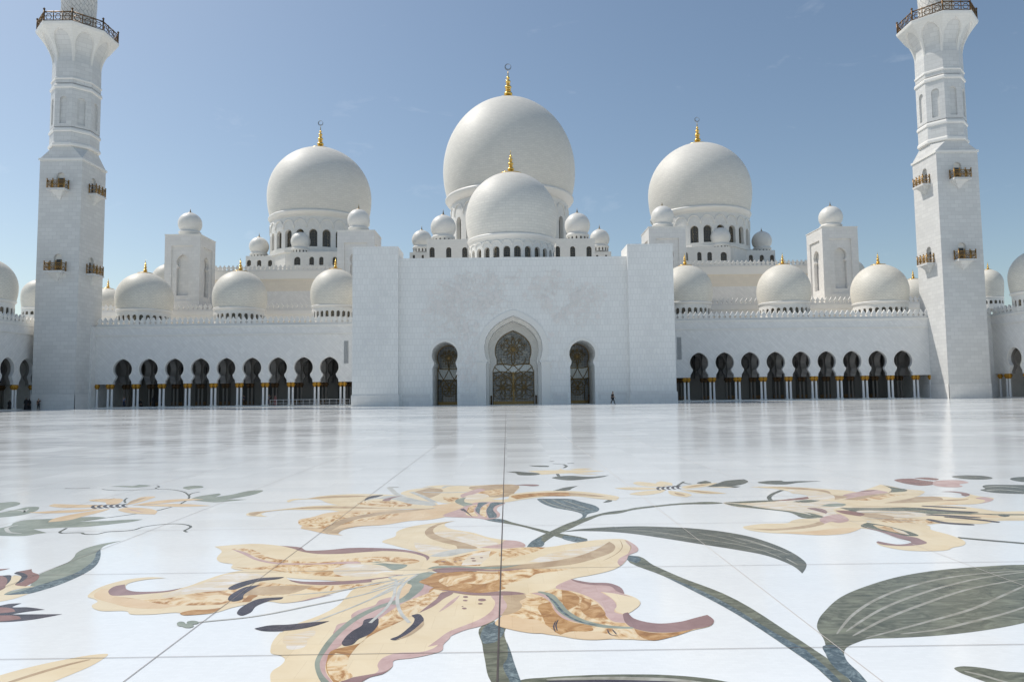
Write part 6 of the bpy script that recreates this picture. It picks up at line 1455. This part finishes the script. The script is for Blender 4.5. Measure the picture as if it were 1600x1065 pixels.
small_flower('cream stone daisy with a dark coiled heart, right of the middle in the distance', 1050, 760,
    [('L', (0, 225, 100, 218, 200, 217, 410, 225, 300, 238, 100, 238)), ('L', (158, 180, 200, 171, 300, 180, 450, 212, 300, 212, 180, 195)), ('L', (345, 182, 390, 167, 470, 180, 480, 205, 380, 196)), ('L', (128, 276, 180, 260, 300, 245, 430, 235, 380, 265, 200, 284)), ('L', (450, 245, 540, 255, 645, 285, 600, 300, 500, 288)), ('L', (555, 235, 800, 250, 940, 270, 750, 272, 600, 250)), ('L', (565, 222, 700, 192, 860, 180, 760, 212, 600, 230)), ('L', (780, 215, 900, 214, 1000, 216, 900, 222))], 'i_cream',
    [('L', (695, 186, 760, 163, 810, 180, 760, 190)), ('L', (772, 213, 850, 188, 950, 160, 1080, 151, 1112, 165, 1090, 186, 950, 210)), ('L', (900, 215, 1000, 208, 1050, 211, 1000, 221))], ('L', 490, 222, 130, 26, 5), 
    darks=[(('L', (500, 262, 560, 272, 595, 290, 540, 285)), 'i_tan'), (('L', (600, 240, 800, 258, 900, 268, 760, 266)), 'i_tan'), (('L', (590, 222, 700, 198, 800, 190, 700, 210)), 'i_tan')], curves=[('L', (510, 215, 540, 195, 580, 170)), ('L', (570, 180, 620, 190, 640, 188))], cw=.05)
small_flower('farthest pale stone flower in the middle with dark grey leaves', 875, 738,
    [('G', (830, 128, 950, 122, 1050, 120, 1080, 100, 1115, 120, 1250, 120, 1425, 128, 1250, 140, 1060, 148, 930, 156, 900, 142)), ('G', (1150, 115, 1250, 106, 1330, 108, 1250, 118)), ('G', (1150, 140, 1280, 145, 1380, 152, 1250, 152))], 'i_cream',
    [('G', (655, 133, 720, 130, 800, 136, 930, 148, 870, 160, 770, 160, 720, 142)), ('G', (1010, 180, 1150, 164, 1300, 172, 1458, 160, 1400, 176, 1280, 190, 1150, 200, 1050, 190))], None, curves=[('G', (1100, 75, 1125, 90, 1105, 103)), ('G', (1130, 68, 1185, 66)), ('G', (995, 52, 1030, 50)), ('G', (1020, 70, 1090, 72)), ('G', (1055, 150, 1065, 168))], cw=.07)
small_flower('pale peach stone flower with long thin petals and dark stamens at the left', 180, 790,
    [('H', (410, 262, 450, 250, 640, 255, 860, 262, 880, 272, 700, 280, 480, 278)), ('H', (230, 321, 400, 310, 840, 288, 700, 312, 380, 328)), ('H', (400, 402, 440, 375, 560, 345, 700, 320, 870, 292, 920, 288, 880, 305, 700, 352, 560, 387)), ('H', (748, 217, 800, 210, 900, 207, 960, 204, 1005, 238, 940, 262, 890, 252, 870, 235, 800, 230)),
     ('H', (1000, 290, 1050, 280, 1120, 280, 1310, 310, 1290, 337, 1150, 332, 1030, 317)), ('H', (1045, 262, 1080, 235, 1130, 212, 1200, 190, 1285, 187, 1240, 212, 1150, 240)), ('H', (1100, 264, 1300, 225, 1560, 207, 1700, 213, 1500, 228, 1300, 250)), ('H', (1140, 262, 1400, 250, 1600, 253, 1760, 265, 1600, 272, 1400, 272))], 'i_peach',
    swirl=('H', 955, 267, 190, 26, 6), darks=[(('H', (1060, 252, 1120, 215, 1220, 195, 1150, 225)), 'i_tan'), (('H', (880, 215, 960, 200, 920, 212)), 'i_tan'), (('H', (1050, 288, 1120, 300, 1200, 322, 1100, 305)), 'i_rose')],
    curves=[('H', (555, 450, 530, 465, 498, 485, 520, 494, 600, 490, 680, 490, 700, 500, 800, 502, 900, 482, 1000, 477, 1100, 468, 1200, 440, 1300, 425, 1450, 415, 1560, 425, 1590, 440, 1560, 460, 1538, 472, 1560, 484)), ('H', (1045, 240, 1040, 215, 1060, 200)), ('O', (505, 108, 525, 120, 492, 132, 520, 140, 600, 142, 740, 162, 790, 190, 805, 210, 785, 240, 720, 278)), ('O', (800, 205, 830, 180, 900, 165)), ('H', (540, 120, 620, 122, 750, 115)), ('H', (850, 128, 1000, 138, 1300, 125)), ('H', (700, 390, 1000, 350, 1290, 310)), ('H', (1300, 308, 1430, 275))], cw=.035)
# ---- dark flower cut by the left edge
t = flower('dark_flower_inlay', 'rust, cream and dark purple stone flower cut by the left edge', 'floor inlay', 25, 915, GI)
lay(t, 'petal', 'i_cream', 3, 'M', (-100, 480, -60, 400, 0, 350, 60, 300, 110, 275, 170, 290, 130, 340, 260, 360, 120, 380, 30, 420, 210, 412, 100, 450, 0, 470))
lay(t, 'petal', 'i_brick', 4, 'M', (-60, 290, 0, 280, 60, 285, 78, 310, 40, 355, 40, 365, 0, 390, -60, 410)); lay(t, 'petal', 'i_dark', 5, 'M', (15, 280, 50, 275, 82, 300, 75, 318, 40, 352, 55, 315, 45, 295))
lay(t, 'petal', 'i_brick', 4.5, 'M', (110, 345, 160, 325, 195, 295, 180, 262, 115, 252, 235, 230, 240, 252, 285, 270, 262, 320, 190, 358)); lay(t, 'petal', 'i_dark', 5, 'M', (105, 262, 130, 250, 180, 262, 202, 292, 160, 322, 108, 346, 150, 305, 158, 285, 130, 270))
lay(t, 'petal', 'i_dark', 3, 'M', (-80, 505, 0, 500, 60, 488, 160, 483, 90, 510, 200, 512, 332, 530, 200, 545, 80, 565, 460, 563, 250, 602, 0, 622, -80, 620))
lay(t, 'petal_patch', 'i_brick', 4, 'M', (-80, 518, 0, 513, 90, 522, 112, 545, 0, 557, -80, 560)); lay(t, 'petal_patch', 'i_brick', 4, 'M', (-80, 578, 0, 573, 140, 580, 155, 600, 0, 617, -80, 618)); lay(t, 'petal', 'i_brick', 3, 'M', (-60, 232, 0, 230, 75, 225, 0, 243, -60, 250))
# ---------------------------------------------------------------- light
w = bpy.data.worlds.new('World'); scene.world = w; w.use_nodes = True
N, L = w.node_tree.nodes, w.node_tree.links
bg = N['Background']; sky = N.new('ShaderNodeTexSky'); sky.sky_type = 'NISHITA'; sky.sun_disc = False
SUN = Vector((-.52, .25, .82)).normalized()
sky.sun_elevation = math.asin(SUN.z); sky.sun_rotation = math.atan2(SUN.x, SUN.y)
sky.altitude = 0; sky.air_density = 1.0; sky.dust_density = 1.1; sky.ozone_density = 1.0
# thin wisps of cloud, part of the sky
tc = N.new('ShaderNodeTexCoord'); mp = N.new('ShaderNodeMapping'); mp.inputs['Scale'].default_value = (3.2, 3.2, 9); mp.inputs['Location'].default_value = (-1.05, 0, 0.5); L.new(tc.outputs['Generated'], mp.inputs[0])
no = N.new('ShaderNodeTexNoise'); no.inputs['Scale'].default_value = 2.6; no.inputs['Detail'].default_value = 9; no.inputs['Roughness'].default_value = .62; no.inputs['Distortion'].default_value = .5; L.new(mp.outputs[0], no.inputs['Vector'])
cr = N.new('ShaderNodeValToRGB'); cr.color_ramp.elements[0].position = .62; cr.color_ramp.elements[0].color = (0, 0, 0, 1); cr.color_ramp.elements[1].position = .80; cr.color_ramp.elements[1].color = (1, 1, 1, 1); L.new(no.outputs['Fac'], cr.inputs[0])
ml = N.new('ShaderNodeMath'); ml.operation = 'MULTIPLY'; ml.inputs[1].default_value = .12; L.new(cr.outputs[0], ml.inputs[0])
hs = N.new('ShaderNodeHueSaturation'); hs.inputs['Saturation'].default_value = SKY_SAT; tn = N.new('ShaderNodeMix'); tn.data_type = 'RGBA'; tn.blend_type = 'MULTIPLY'; tn.inputs[0].default_value = 1; tn.inputs[7].default_value = (1.0, 1.0, .935, 1)
L.new(sky.outputs[0], tn.inputs[6]); L.new(tn.outputs[2], hs.inputs['Color'])
mx = N.new('ShaderNodeMix'); mx.data_type = 'RGBA'; L.new(ml.outputs[0], mx.inputs[0]); L.new(hs.outputs[0], mx.inputs[6]); mx.inputs[7].default_value = (9, 9.3, 9.8, 1)
L.new(mx.outputs[2], bg.inputs['Color']); bg.inputs['Strength'].default_value = SKY_STR
sl = bpy.data.lights.new('sun', 'SUN'); sl.energy = SUN_STR; sl.angle = R(.53); sl.color = (1, .95, .875)
so = bpy.data.objects.new('sun', sl); COL.objects.link(so); so.rotation_euler = SUN.to_track_quat('Z', 'Y').to_euler()
scene.view_settings.view_transform = 'Standard'; scene.view_settings.look = 'None'; scene.view_settings.gamma = 1
scene.view_settings.exposure = EXPO
scene.cycles.max_bounces = 10; scene.cycles.diffuse_bounces = 6; scene.cycles.glossy_bounces = 4
